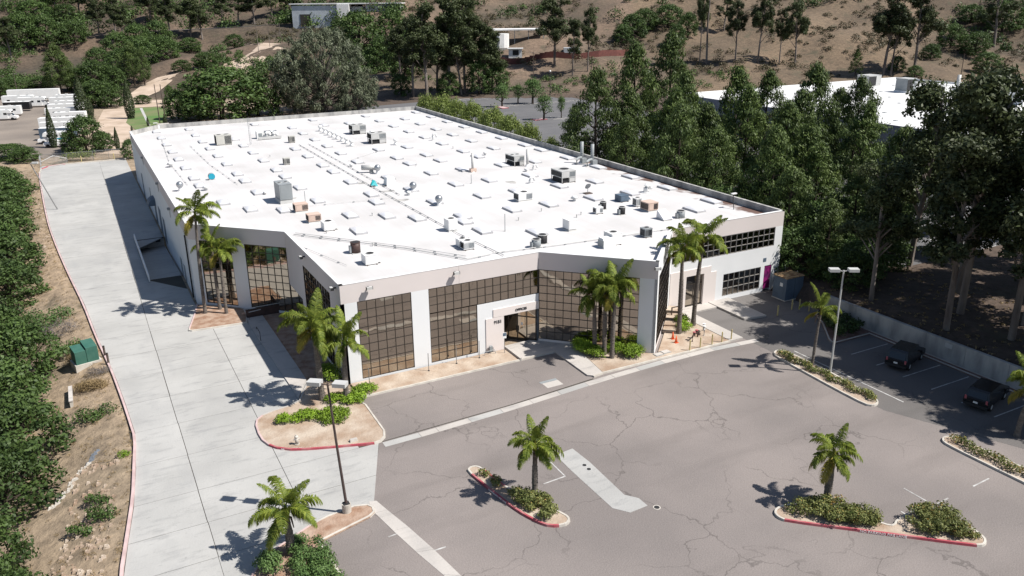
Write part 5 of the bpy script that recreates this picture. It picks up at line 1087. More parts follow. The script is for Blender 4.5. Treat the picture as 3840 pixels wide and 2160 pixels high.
# cars
def suv(label, x, y, rz, h=1.8, name='parked_car', pickup=False):
    t = thing(name, label, 'car', (x, y, 0), rz); w, l = .95, 2.45
    P = [(-l, .45), (-l, 1.05), (-l+.1, 1.1), (-l+.35 if not pickup else -.5, h-.1), (-l+.6 if not pickup else -.3, h), (.55, h), (1.2, 1.12), (2.25, 1.0), (l, .8), (l, .4)]
    b = MB(); n = len(P)
    for s, ww in ((-1, w), (1, w)): pass
    ins = [0 if z < 1.15 else .16 for _, z in P]
    b.add([(px, -w+i, z) for (px, z), i in zip(P, ins)]+[(px, w-i, z) for (px, z), i in zip(P, ins)], [tuple(range(n)), tuple(range(2*n-1, n-1, -1))]+[(i, (i+1) % n, n+(i+1) % n, n+i) for i in range(n)])
    body = b.obj('body', M_['black'], t, False)
    MB().add([(-l+.07, -w+.2, 1.18), (-l+.07, w-.2, 1.18), (-l+.3, w-.28, h-.18), (-l+.3, -w+.28, h-.18)], [(0, 1, 2, 3)]).obj('rear_window', M_['glassdk'], t, False)
    for s in (-1, 1):
        MB().add([(-l+.5, s*(w-.05), 1.16), (.9, s*(w-.05), 1.16), (.5, s*(w-.14), h-.15), (-l+.6, s*(w-.14), h-.15)], [(0, 1, 2, 3)]).obj('side_window', M_['glassdk'], t, False)
        MB().box(-l-.02, -l+.05, s*.8-.08, s*.8+.08, .85, 1.15).obj('tail_light', M_['red'], t, False)
        MB().box(.75, .95, s*(w+.02), s*(w+.2), 1.1, 1.25).obj('mirror', M_['black'], t, False)
        for wx in (-1.5, 1.5):
            q = MB().tube([(wx, s*(w-.22), .36), (wx, s*(w+.01), .36)], .36, 16).obj('wheel', M_['tyre'], t, False); MB().tube([(wx, s*(w+.0), .36), (wx, s*(w+.02), .36)], .2, 12).obj('rim', M_['lgrey'], q, False)
    MB().box(-l-.06, -l, -.9, .9, .42, .62).obj('bumper', M_['dark'], t, False); MB().box(-l-.075, -l-.061, -.17, .17, .72, .88).obj('number_plate', M_['white'], t, False); return t
suv('black SUV seen from behind, parked in deep shade by the right retaining wall', 64.1, 43.4, R(18), 1.85)
suv('black pickup nearly lost in shade at the right edge, nearer than the SUV', 63.2, 35.0, R(14), 1.75, 'parked_pickup')
# recreational vehicles in the yard
def rig(kind, label, x, y, rz, L=8.5, h=3.1, mat='white', group=None, stripe=None):
    t = thing({'m': 'motorhome', 't': 'travel_trailer', 's': 'semi_trailer', 'v': 'pickup_truck'}[kind], label, {'m': 'motorhome', 't': 'trailer', 's': 'trailer', 'v': 'truck'}[kind], (x, y, 0), rz, group); w = 1.22
    z0 = .55 if kind != 's' else 1.1
    if kind == 'v':
        MB().box(-2.6, 2.4, -.95, .95, .5, 1.1).obj('body', M_[mat], t, False); MB().frust(-.6, 1.3, -.9, .9, 1.1, 1.8, .2).obj('cab', M_[mat], t, False); MB().box(-2.5, -.7, -.8, .8, 1.1, 1.12).obj('bed', M_['dark'], t, False)
    elif kind == 'm':
        MB().add([(-L/2, -w, z0), (L/2-1.7, -w, z0), (L/2-1.7, -w, h-.9), (L/2-.6, -w, h-.9), (L/2-.8, -w, h-.15), (L/2-1.2, -w, h), (-L/2+.1, -w, h), (-L/2, -w, h-.2)]+[(-L/2, w, z0), (L/2-1.7, w, z0), (L/2-1.7, w, h-.9), (L/2-.6, w, h-.9), (L/2-.8, w, h-.15), (L/2-1.2, w, h), (-L/2+.1, w, h), (-L/2, w, h-.2)],
            [tuple(range(8)), tuple(range(15, 7, -1))]+[(i, (i+1) % 8, 8+(i+1) % 8, 8+i) for i in range(8)]).obj('body', M_[mat], t, False)
        MB().add([(L/2-1.7, -.98, z0), (L/2+.6, -.98, z0), (L/2+.6, -.98, 1.1), (L/2-.35, -.98, 1.3), (L/2-1.0, -.95, h-.95), (L/2-1.7, -.95, h-.95)]+[(L/2-1.7, .98, z0), (L/2+.6, .98, z0), (L/2+.6, .98, 1.1), (L/2-.35, .98, 1.3), (L/2-1.0, .95, h-.95), (L/2-1.7, .95, h-.95)],
            [tuple(range(6)), tuple(range(11, 5, -1))]+[(i, (i+1) % 6, 6+(i+1) % 6, 6+i) for i in range(6)]).obj('cab', M_['white'], t, False)
        MB().add([(L/2-.33, -.8, 1.33), (L/2-.33, .8, 1.33), (L/2-.93, .8, h-1.02), (L/2-.93, -.8, h-1.02)], [(0, 1, 2, 3)]).obj('windscreen', M_['glassdk'], t, False)
        MB().box(L/2-.62, L/2-.58, -.8, .8, h-.75, h-.35).obj('over_cab_window', M_['glassdk'], t, False)
    else:
        MB().box(-L/2, L/2, -w, w, z0, h).obj('body', M_[mat], t, False)
        MB().box(-L/2-.01, L/2+.01, -w-.01, w+.01, h, h+.04).obj('roof_edge', M_['white'], t, False)
    if kind in 'mt':
        for s in (-1, 1):
            for k in (-.3, 0, .22): MB().box(L*k-.45, L*k+.45, s*w-.012, s*w+.012, 1.6, 2.2).obj('side_window', M_['glassdk'], t, False)
            if stripe: MB().box(-L/2+.1, L/2-1.9, s*w-.008, s*w+.008, .95, 1.35).obj('stripe', M_[stripe], t, False)
        MB().box(-.4, .4, -.35, .35, h+.03, h+.3).obj('roof_vent', M_['lgrey'], t, False); MB().box(L*.25-.3, L*.25+.3, -.3, .3, h+.0, h+.15).obj('roof_vent', M_['grey'], t, False)
    for wx in ((-L*.28, L/2-.6) if kind in 'mv' and kind == 'm' else (-1.6, 1.5) if kind == 'v' else (-.4, .5) if kind == 't' else (-L/2+1.5, -L/2+2.7)):
        for s in (-1, 1): MB().tube([(wx, s*(w-.35), .42), (wx, s*(w-.05), .42)], .42, 12).obj('wheel', M_['tyre'], t, False)
    if kind == 's': MB().box(-L/2, L/2, -.5, .5, .85, 1.1).obj('frame', M_['dark'], t, False); MB().box(L/2-3, L/2-2.8, -.8, .8, 0, 1.0).obj('landing_gear', M_['dark'], t, False)
    return t
rig('s', 'long white semi-trailer at the far end of the vehicle yard', -10.4, 330, R(-12), 16, 4.1)
rig('v', 'white pickup with pale green side right of the long semi-trailer', .6, 330, R(-12), mat='white')
rig('m', 'white motorhome with raised over-cab bunk in front of the semi-trailer', -14.5, 318, R(-15), 10, 3.4)
rig('m', 'white class C motorhome facing right in the left row of the yard', -10.5, 312, R(-15), 9, 3.2)
rig('t', 'black enclosed trailer with a white roof in the left row of the yard', -14.7, 303, R(-15), 7.5, 2.9, 'black')
rig('t', 'small white trailer with teal window left of the black trailer', -16.3, 291, R(-10), 6, 2.9)
rig('m', 'white motorhome at the left edge of the frame in the yard', -18.5, 281, R(-15), 8, 3.0)
rig('t', 'white trailer corner cut off by the left edge of the frame', -22.5, 255, R(-15), 7, 2.8)
kd = 'tmtmmtm'
lb = ['first', 'second', 'third', 'fourth', 'fifth', 'sixth', 'seventh', 'eighth', 'ninth']
for i, (x, y) in enumerate(((-.6, 316), (-1.2, 307), (-.9, 296), (-1.5, 286), (-2.2, 275), (-1.0, 264), (-3.6, 252), (-3.2, 242))):
    rig('mtmttmtt'[i], f'white {"motorhome" if "mtmttmtt"[i] == "m" else "travel trailer"}, {lb[i]} from the back in the right-hand row of the yard', x, y, R(165), 9.2, 3.1, group='right-hand row of vehicles in the yard')
rig('t', 'dark blue enclosed trailer in the right-hand row behind the cypress', -3.8, 232, R(165), 8, 3.0, 'dblue')
rig('m', 'white and bright blue striped motorhome near the cypress', -4.2, 226.5, R(172), 7, 2.7, 'white', stripe='blue')
t = rig('v', 'white pickup with dark bed, nearest in the vehicle yard', -4.6, 220, R(170), mat='white')
# ------------------------------------------------------------------ plants: prototypes
rg = np.random.default_rng(11)
def proto_pine(seed, n=62, dense=1.0):
    """unit: height 18, radius 5.5"""
    r = random.Random(seed); bl = []
    for i in range(n):
        t = .14+.86*(i/n); a = i*2.4+r.uniform(-.5, .5); env = 5.5*(1-max(0, (t-.35)/.65)**1.5)*(.75+.25*min(1, t/.3)); d = env*r.uniform(.3, 1)**.6
        z = 18*t+d*.1+r.uniform(-.5, .5); rr = r.uniform(1.15, 2.05)*(1-.3*t)
        bl.append((d*math.cos(a), d*math.sin(a), z, rr, rr*.8))
    bl.append((0, 0, 17.6, .8, 1.1))
    cr = foliage('crown', bl, 135*dense, .46, LF['pine'], seed, .36, .25, .3, -.75, (0.1, -.1, 1))
    b = MB().tube([(0, 0, -1), (.1, .05, 6), (0, -.1, 12), (0, 0, 17)], [.32, .26, .15, .04], 7)
    for x, y, z, rr, _ in bl[::2]: b.tube([(0, 0, max(1, z-1.6)), (x*.5, y*.5, z-.9), (x, y, z)], [.09, .06, .02], 4, False)
    return cr, b.mesh('trunk', M_['dbark'])
def proto_euc(seed, n=30, h=25, R_=6):
    r = random.Random(seed); b = MB(); bl = []
    lx, ly = r.uniform(-1, 1), r.uniform(-1, 1)
    b.tube([(0, 0, -1.5), (lx*.3, ly*.3, h*.3), (lx, ly, h*.62), (lx*1.1, ly*.8, h*.92)], [.42, .33, .2, .06], 7)
    for i in range(n):
        t = r.uniform(.38, 1)**.8; a = r.uniform(0, 6.28); env = R_*(.55+.45*math.sin(math.pi*min(1, t*.95)))*(1.1-.45*t); d = env*r.uniform(.25, 1)
        x, y, z = lx*t+d*math.cos(a), ly*t+d*math.sin(a), h*t-r.uniform(0, .8); rr = r.uniform(1.05, 2.0)
        bl.append((x, y, z, rr, rr*.85)); z0 = z-d*.9-1
        if z0 > h*.2: b.tube([(lx*z0/h, ly*z0/h, z0), ((x+lx*z0/h)*.5, (y+ly*z0/h)*.5, (z+z0)/2+.3), (x, y, z)], [.15, .09, .03], 5, False)
        for k in range(2): bl.append((x+r.uniform(-1.3, 1.3), y+r.uniform(-1.3, 1.3), z-r.uniform(.2, 1.6), rr*.6, rr*.55))
    cr = foliage('crown', bl, 120, .5, LF['euc'], seed, .5, .1, .3, -.9)
    return cr, b.mesh('trunk', M_['ebark'])
def proto_oak(seed, n=46, mat='oak', leaf=.42, nper=85, h=10, R_=6, low=.12):
    r = random.Random(seed); bl = []
    for i in range(n):
        zt = low+(1-low)*((i+.5)/n); a = i*2.4+r.uniform(-.3, .3); k = math.sqrt(max(0, 1-((zt-.42)/.6)**2)); d = R_*k*r.uniform(.72, 1)-.9
        rr = r.uniform(1.1, 1.9); bl.append((d*math.cos(a), d*math.sin(a), h*zt-.5, rr, rr*.8))
    for i in range(8): a = r.uniform(0, 6.28); d = r.uniform(0, R_*.45); bl.append((d*math.cos(a), d*math.sin(a), h*.82, 1.8, 1.1))
    cr = foliage('crown', bl, nper, leaf, LF[mat], seed, .7, .15, .3, -.45)
    b = MB().tube([(0, 0, -1), (.1, 0, h*.3), (0, .2, h*.6)], [.4, .3, .12], 7)
    for x, y, z, rr, _ in bl[::3]: b.tube([(0, 0, h*.22), (x*.5, y*.5, z*.6+.5), (x*.9, y*.9, z)], [.16, .1, .03], 4, False)
    return cr, b.mesh('trunk', M_['dbark'])
def proto_grey(seed):
    r = random.Random(seed); bl = []
    for i in range(150):
        zt = .08+.92*((i+.5)/150); a = i*2.4; k = math.sqrt(max(0, 1-((zt-.35)/.66)**2)); d = 16*k*r.uniform(.6, 1); rr = r.uniform(1.1, 2.1); bl.append((d*math.cos(a), d*math.sin(a), 24*zt, rr, rr*1.15))
    cr = foliage('crown', bl, 150, .75, LF['grey'], seed, .3, .3, .4, -.8, (0, 0, 1))
    b = MB().tube([(0, 0, -1), (0, 0, 10), (0, 0, 20)], [.8, .5, .15], 8)
    for x, y, z, rr, _ in bl[::2]: b.tube([(0, 0, max(2, z*.4)), (x*.5, y*.5, z*.75), (x, y, z)], [.22, .13, .04], 4, False)
    return cr, b.mesh('trunk', M_['bark'])
def proto_cyp(seed):
    rng = np.random.default_rng(seed); n = 3200; t = rng.uniform(0, 1, n); a = rng.uniform(0, 6.283, n); prof = np.where(t < .3, .55+.45*(t/.3)**.7, np.maximum(.02, 1-((t-.3)/.7)**1.7))
    d = prof*rng.uniform(.82, 1.06, n); P = np.stack([d*np.cos(a), d*np.sin(a), t*10], 1); N = np.stack([np.cos(a), np.sin(a), .25+0*a], 1)+rng.normal(size=(n, 3))*.35; N /= np.linalg.norm(N, axis=1)[:, None]
    return npmesh('crown', quads(P, N, .32, .5, rng, np.tile([0, 0, 1.], (n, 1))), 4, LF['cyp'], rng.uniform(0, 1, n)), MB().cyl(0, 0, -.5, 6, .12, .05, 6).mesh('trunk', M_['dbark'])
PR_ = {'P': [proto_pine(i) for i in (1, 2, 3)], 'D': [proto_pine(5, 74, 1.1)], 'E': [proto_euc(i) for i in (1, 2, 3, 4)], 'O': [proto_oak(i) for i in (1, 2, 3)], 'G': [proto_grey(1)], 'C': [proto_cyp(1)], 'L': [proto_oak(8, 16, 'lot', .3, 60, 7, 3.2, .42)], 'K': [proto_oak(9, 40, 'pepper', .36, 110), proto_oak(10, 40, 'pepper', .36, 110)]}
REF = {'P': (18.4, 5.9), 'D': (18.4, 5.9), 'E': (25.4, 7), 'O': (10.2, 6.4), 'G': (25, 17), 'C': (10, 1.03), 'L': (7.4, 3.6), 'K': (10.2, 6.4)}
NM = {'P': 'pine_tree', 'D': 'conifer_tree', 'E': 'eucalyptus_tree', 'O': 'oak_tree', 'G': 'cypress_pine_tree', 'C': 'cypress_tree', 'L': 'young_tree', 'K': 'pepper_tree'}
def plant_tree(k, u, w, h, r, label, group=None, z=None, var=None, cat='tree', name=None, mats=None):
    i = random.randrange(len(PR_[k])) if var is None else var % len(PR_[k]); cr, tk = PR_[k][i]; H, RR = REF[k]; z = T(u, w) if z is None else z
    t = thing(name or NM[k], label, cat, (u, w, z), random.uniform(0, 6.28), group); s = (r/RR, r/RR, h/H)
    t1 = max(.35, min(r/RR, h/H))
    link('trunk', tk, t, sc=(s[0], s[1], s[2])); link('crown', cr, t, sc=s); return t
def sx(u, w, z=0):
    d = Vector((u, w, z-32)); q = m.to_3x3().transposed() @ d; return q.x/-q.z
def batch(rows, tmpl, group):
    """rows of (kind,u,w,h,r); the label counts them from the left of the picture"""
    rows = sorted(rows, key=lambda r: sx(r[1], r[2]))
    for i, (k, u, w, h, r) in enumerate(rows): plant_tree(k, u, w, h, r, tmpl.format(ords[i]), group)
# ------------------------------------------------------------------ plants: placement
grove = [(76, 113, 21, 6.5), (75, 103, 15, 4.2), (75.5, 91, 18, 5), (84, 103, 18.5, 5.5), (88, 119, 25, 6.5), (99, 123, 26, 7), (98, 104, 21.5, 6), (108, 107, 20, 5.5), (106, 95, 22, 6), (112, 91, 20, 5.5), (100, 73, 15, 5), (86, 75, 13.5, 4.5), (79, 87, 15, 4.8), (82, 79, 16, 4.8), (90, 85, 18, 5.5), (84, 95, 17, 5.2), (92, 110, 20, 6), (77, 121, 14, 4.5), (93, 96, 19, 5.5), (110, 76, 15, 5), (118, 100, 17, 5.5), (83, 66, 11, 4.5), (91, 67, 12, 4.5), (76, 70, 12, 4.6), (74, 62, 9, 3.4), (80, 95, 17, 5.5), (82, 112, 18, 5.5), (87, 78, 16, 5.2), (96, 88, 19, 5.5), (103, 82, 17, 5.5)]
batch([('P', *g) for g in grove], 'bright green pine in the dense grove right of the building, {} from the left', 'pines in the grove right of the main building')
edge = [(75.5, 46, 24, 6.5), (73.5, 39.5, 22, 6), (81, 50, 24, 7), (85, 59, 22, 6), (76, 30, 24, 7), (72, 22, 22, 6), (85, 38, 25, 7), (92, 47, 24, 7), (79, 15, 22, 6), (71, 13, 20, 5), (72, 31, 20, 5.5), (94, 60, 21, 6), (100, 53, 22, 6.5), (71, 53, 15, 4.5), (78, 41, 23, 6.5), (73.5, 26, 22, 6), (70.5, 36, 21, 6), (70.5, 44, 19, 5.5), (88, 44, 23, 7.5), (78, 35, 23, 7), (83, 29, 24, 7.5), (96, 40, 23, 7.5), (104, 46, 22, 7), (110, 58, 22, 7)]
batch([('E', *g) for g in edge], 'tall dark eucalyptus on the shaded bank at the right edge, {} from the left', 'eucalyptus on the bank at the right edge')
batch([('K', 75.5, 175, 11.5, 4.6), ('K', 75.5, 167, 11.2, 4.2), ('K', 75.5, 159, 11.5, 4.6), ('K', 75.5, 150, 11.3, 4.6), ('K', 75, 141.5, 10.6, 4.5), ('K', 74.5, 133.5, 10.2, 4), ('K', 74.6, 125, 8.6, 3), ('K', 74.6, 183, 11, 4)], 'light green pepper tree behind the far right parapet, {} from the left', 'pepper trees behind the right parapet')
G_ = {}
for k, rgn, xb, u, w, z, h, r in TREES: G_.setdefault((rgn, k), []).append((k, u, w, h, r))
TM = {('R', 'O'): 'dark green tree along the hill road in the top left, {} from the left', ('R', 'E'): 'tall eucalyptus along the hill road in the top left, {} from the left', ('V', 'O'): 'round dark green tree beside the vehicle yard and lawn, {} from the left', ('V', 'D'): 'dark conifer behind the vehicle yard, {} from the left',
 ('B', 'O'): 'broad dense dark green tree just behind the back wall, {} from the left', ('G', 'G'): 'large grey-green feathery tree behind the back wall, {} from the left', ('M', 'O'): 'green tree on the slope behind the grey-green tree, {} from the left', ('S', 'E'): 'pale-trunked eucalyptus in the tall stand left of the far parking lot, {} from the left', ('S', 'O'): 'dark understorey tree at the foot of the eucalyptus stand, {} from the left',
 ('H', 'E'): 'eucalyptus before the red-brown fence on the hill, {} from the left', ('H', 'O'): 'dark shrub tree on the dry slope above the fence, {} from the left', ('Q', 'E'): 'eucalyptus with bare trunk on the dry hillside at the top right, {} from the left', ('Q', 'O'): 'dark round shrub tree on the top right hillside, {} from the left', ('C', 'C'): 'narrow dark Italian cypress near the lawn and yard, {} from the left', ('L', 'L'): 'small round tree on a kerbed island of the far parking lot, {} from the left'}
one = {('R', 'P'): 'tall pine at the top of the hill above the road', ('V', 'P'): 'dark pine above the dirt clearing', ('M', 'D'): 'dark conifer at the top beside the pale hillside house', ('Q', 'P'): 'small young pine behind the neighbouring white roof'}
for key, rows in G_.items():
    if key in TM: batch(rows, TM[key], TM[key].split(', {}')[0]+' group')
    elif key in one:
        for k, u, w, h, r in rows: plant_tree(k, u, w, h, r, one[key])
    elif key[0] != 'K': print('untagged', key)
und = [(72, 64, 6, 4), (77, 66, 7, 4.6), (81, 71, 7, 5), (74, 73, 7, 4.5), (87, 64, 6, 4.5), (84, 82, 8, 5), (76, 82, 8, 4.5), (92, 74, 6, 4.4), (76, 59, 5, 4), (82, 61, 5, 4), (72.5, 57, 4.5, 3.2)]
batch([('O', *g) for g in und], 'low dark tree in the shaded undergrowth beyond the retaining wall, {} from the left', 'dark undergrowth trees beyond the retaining wall')
# left bank: dark oaks hiding the creek
bank = [(-13, 168, 6.2, 6), (-13, 157, 6.4, 5.5), (-13.5, 147, 7, 6), (-12.2, 137, 6.6, 5.5), (-12.5, 127, 6.6, 5.6), (-10.4, 117, 6.4, 5), (-10.2, 107.5, 5.8, 4.8), (-10, 92, 5.6, 4), (-8.4, 83, 6.6, 4.5), (-9.6, 75.5, 6.4, 4.8), (-8.0, 67, 6.2, 4.2), (-8.8, 60.5, 6, 4.2), (-15, 177, 6, 6), (-16, 100, 7, 6), (-15, 86, 7, 5.5), (-16, 118, 8, 6), (-13, 70, 7, 5), (-9.5, 52, 5.6, 3.2), (-7.0, 44.4, 4.2, 2.8), (-9, 47, 5, 3)]
batch([('O', *g) for g in bank], 'dense dark green oak on the bank left of the driveway, {} from the left', 'oaks on the bank left of the driveway')
# shrubs
def shrub(name, label, blobs, mat, nper=170, leaf=.16, cat='bush', group=None, asp=.7, seed=None, up=.2):
    cx = sum(b[0] for b in blobs)/len(blobs); cy = sum(b[1] for b in blobs)/len(blobs); z0 = min(b[2] for b in blobs)
    me = foliage(name, [(b[0]-cx, b[1]-cy, b[2]-z0, b[3], b[4] if len(b) > 4 else b[3]*.8) for b in blobs], nper, leaf, LF[mat], seed or random.randrange(9999), asp, up, .25, -.4)
    return tag(link(name, me, loc=(cx, cy, z0)), label, cat, group)
def mound(pts, r, h, n, z=.1, jit=1.0, seed=1):
    q = random.Random(seed); o = []
    xs = [p[0] for p in pts]; ys = [p[1] for p in pts]; k = 0
    while len(o) < n and k < 5000:
        k += 1; x, y = q.uniform(min(xs), max(xs)), q.uniform(min(ys), max(ys)); ins = False
        for i in range(len(pts)):
            a, b_ = pts[i], pts[i-1]
            if (a[1] > y) != (b_[1] > y) and x < (b_[0]-a[0])*(y-a[1])/(b_[1]-a[1])+a[0]: ins = not ins
        if ins: o.append((x, y, z+h*q.uniform(.3, 1), r*q.uniform(.7, 1.2)))
    return o
J = lambda cx, cy, a, b_, n, h=.45, r=.42, s=1: [(cx+a*math.sqrt((i+.5)/n)*math.cos(i*2.4), cy+b_*math.sqrt((i+.5)/n)*math.sin(i*2.4), .1+h*(1-.5*(i+.5)/n), r) for i in range(n)]
for l, args in (('small round bright green bush at the left end of the corner bed', (10.9, 59.8, .45, .45, 7)), ('bright green bush mass in the corner bed, left of the lamp post', (12.6, 59.6, 1.0, .65, 14)), ('largest bright green bush mass in the corner bed, right of the lamp post', (14.6, 58.6, 1.25, 1.15, 24)), ('bright green bush right of the leaning palm by the white wall', (18.2, 61.8, 1.0, .6, 14)), ('low bright green bush in front of the leaning palm', (17.0, 60.5, .95, .45, 11)), ('dark bright-tipped bush between the two corner palms', (15.6, 61.4, .9, .5, 9)),
    ('bright green bush at the left foot of the three centre palms', (39.6, 60.0, .6, 1.3, 18, .75, .55)), ('darker green bush spilling toward the kerb by the centre palms', (39.8, 58.4, .6, .9, 12, .7, .5)), ('bright green bush behind the rightmost centre palm', (42.1, 58.2, .7, .6, 10, .7, .5)), ('rounded bright green bush right of the centre palms', (42.9, 56.7, .9, .75, 16, .8, .55)),
    ('bright green bush between the right pair of palms, farther', (52.0, 60.6, .6, .5, 9, .8, .5)), ('bright green bush between the right pair of palms, nearer', (51.2, 59.2, .6, .6, 9, .7, .45)), ('tall dark bush in the shade by the grey return wall', (16.4, 66.0, .7, 1.2, 12, .9, .6))):
    shrub('juniper_bush', l, J(*args), 'bush', 330, .13)
shrub('shrub', 'grey-green and gold shrub mass at the foot of the small island palm', mound([(22.2, 42.4), (23.6, 40.9), (24.1, 38.3), (23.2, 37.8), (22.4, 38.6), (21.9, 40.6), (21.9, 42.3)], .42, .6, 38), 'cover', 300, .13)
shrub('shrub', 'small green shrub at the far tip of the thin island', [(21.5, 45.2, .35, .35), (21.7, 44.9, .3, .3)], 'cover', 330, .13)
shrub('shrub', 'small dark green shrub between the island tip and its palm', [(21.8, 43.9, .4, .4), (21.7, 43.4, .4, .35), (21.9, 43.6, .5, .3)], 'cover', 330, .13)
shrub('shrub', 'large grey-green shrub mass around the stout palm on the notched island', mound([(36.9, 31.7), (38.4, 31.6), (40.3, 30.6), (41.1, 28.9), (41.4, 27.5), (40.6, 27.6), (38.4, 29.5)], .45, .65, 70, seed=2), 'cover', 300, .13)
shrub('shrub', 'green and gold shrub mass at the right half of the notched island', mound([(42.6, 27.3), (45.3, 27.2), (45.8, 25.6), (45.1, 24.4), (44.2, 24.4), (42.5, 25.9)], .45, .75, 62, seed=3), 'cover', 300, .13)
shrub('shrub', 'small low shrub at the right tip of the notched island', [(45.2, 24.1, .25, .3), (45.4, 23.9, .25, .25), (45.0, 24.0, .3, .25)], 'cover', 330, .12)
shrub('hedge', 'long low shaded hedge along the narrow right island, sunlit at its near end', [(55.2+.25*math.sin(i), 50-i*.36, .35, .42) for i in range(30)], 'cover', 260, .14, 'hedge')
shrub('hedge', 'low dark hedge on the shaded island at the right edge', [(54.8+.2*math.sin(i), 32-i*.4, .4, .45) for i in range(30)], 'cover', 220, .14, 'hedge')
shrub('hedge', 'clipped green hedge block beside the palm at the bottom left', mound([(7.6, 43.6), (8.6, 43.7), (9.2, 42.4), (9.3, 38), (7.3, 38), (7.1, 41.3)], .5, .8, 60, seed=4), 'lot', 420, .12, 'hedge')
shrub('hedge', 'small round hedge at the bottom left corner planter', J(5.9, 42.2, .6, .8, 12, .8, .45), 'lot', 420, .12, 'hedge')
shrub('shrub', 'dark shrub bed in deep shade beside the right retaining wall', mound([(65, 53.5), (66.8, 55.5), (67.2, 50), (62.8, 50)], .6, .9, 40, seed=5), 'oak', 160, .2)
shrub('shrub', 'light green shrub spilling over the kerb in the middle of the left bank', [(-4.2-q*.8, 96.2+math.sin(q*2)*1.6, -.4, 1.25, 1.0) for q in range(7)], 'lot', 260, .2)
shrub('shrub', 'light green shrub by the kerb just above the transformer', [(-3.2-q*.5, 85.2+math.sin(q*2)*.9, .0, .85, .7) for q in range(5)], 'lot', 280, .17)
shrub('dead_shrub', 'bare grey dead shrub between green ones on the left bank', [(-4.0-q*.75, 90.6+math.sin(q*2.2)*1.4, .1, 1.1, .9) for q in range(8)], 'dead', 300, .28, asp=.12)
shrub('dead_shrub', 'grey twiggy dry shrub in front of the green transformer', [(-2.4+q*.3, 78.1-(q % 3)*.4, .1, .55, .45) for q in range(5)], 'dead', 330, .2, asp=.12)
shrub('shrub', 'green shrub with grey stems on the bare bank below the transformer', [(-3.6+q*.5, 69.4+math.sin(q*2)*.6, -.3, .8, .65) for q in range(6)], 'oak', 260, .16)
shrub('shrub', 'small bright green shrub beside the kerb on the lower left bank', [(-.9, 60.8, .1, .42), (-.6, 60.7, .1, .3)], 'bush', 300, .12)
for l, x, y, r in (('upper', -2.9, 55.7, .55), ('lower', -2.7, 53.4, .85), ('lowest dark', -4.1, 52.8, .5)): shrub('shrub', f'scrubby green bush on the bare stony slope, the {l} one', [(x, y, T(x, y)+.4, r), (x+.5, y-.4, T(x, y)+.3, r*.8), (x-.4, y+.3, T(x, y)+.3, r*.8)], 'oak', 260, .16)
shrub('shrub', 'yellow-green bush growing through the back fence of the drive', [(-2.8+q*.9, 198+math.sin(q)*.6, .9, 1.4, 1.0) for q in range(6)], 'pepper', 150, .25)
shrub('dry_grass', 'tuft of tan dry grass beside the grey twiggy shrub on the left bank', [(-2.6, 75.2, .0, .9, .5), (-1.8, 74.8, .0, .8, .5), (-3.2, 75.9, -.3, .8, .5), (-3.6, 82.6, -.2, .9, .6)], 'grass', 420, .5, 'dry grass', asp=.08)
for l, x, y in (('left', 76, 182), ('middle', 78, 178), ('right', 74.5, 121)): shrub('shrub', f'rounded yellow-green bush behind the right parapet, the {l} one', [(x, y, 6.5, 2.6, 2.2), (x+1.5, y-1.5, 6, 2, 1.8)], 'pepper', 90, .35)
# ------------------------------------------------------------------ queen palms
def frond_mesh(name, L, el, droop, mat, seed, lf=.72, n=44):
    r = random.Random(seed); rng = np.random.default_rng(seed); P = []; a = el; x = z = 0; st = L/16; pts = [(0, 0, 0)]
    for i in range(16):
        x += st*math.cos(a); z += st*math.sin(a); pts.append((x, 0, z)); a -= droop/16*(.5+1.0*i/16)
    b = MB().tube(pts, [.04*(1-i/18)+.006 for i in range(17)], 4, False)
    V = [Vector(p) for p in pts]; vs, fs = b.v, b.f
    for i in range(n):
        t = .16+.84*(i/n); k = min(15, int(t*16)); f = t*16-k; c = V[k].lerp(V[min(16, k+1)], f); d = (V[min(16, k+1)]-V[k]).normalized()
        ll = lf*(math.sin(math.pi*min(1, .18+t*.8))**.7)*r.uniform(.85, 1.1)
        for s in (-1, 1):
            for rep in (0, 1):
                side = Vector((0, s, 0)); upv = Vector((0, 0, 1)); tilt = r.uniform(-.5, .35) if rep == 0 else r.uniform(-.9, 0)
                dir_ = (side*.85+d*.5+upv*tilt).normalized(); mid = c+dir_*ll*.5; end = c+dir_*ll*.85+Vector((0, 0, -ll*r.uniform(.25, .6)))
                wv = d*.026; o = len(vs); vs += [tuple(c-wv), tuple(c+wv), tuple(mid+wv*1.1), tuple(end), tuple(mid-wv*1.1)]; fs.append((o, o+1, o+2, o+3, o+4))
    me = bpy.data.meshes.new(name); me.from_pydata(vs, [], fs); me.materials.append(mat)
    at = me.attributes.new('rv', 'FLOAT', 'FACE'); at.data.foreach_set('value', np.clip(rng.normal(.5, .25, len(fs)), 0, 1).astype(np.float32)); me.update(); return me
FR = {'u': [frond_mesh('frond', 3.0, R(74), R(50), LF['palm'], 1), frond_mesh('frond', 3.1, R(66), R(115), LF['palm'], 2)],
      'm': [frond_mesh('frond', 3.3, R(50), R(140), LF['palm'], 3), frond_mesh('frond', 3.2, R(32), R(125), LF['palm'], 4)],
      'l': [frond_mesh('frond', 3.0, R(10), R(110), LF['palm'], 5), frond_mesh('yellow_frond', 2.7, R(-10), R(95), LF['palmy'], 6)]}
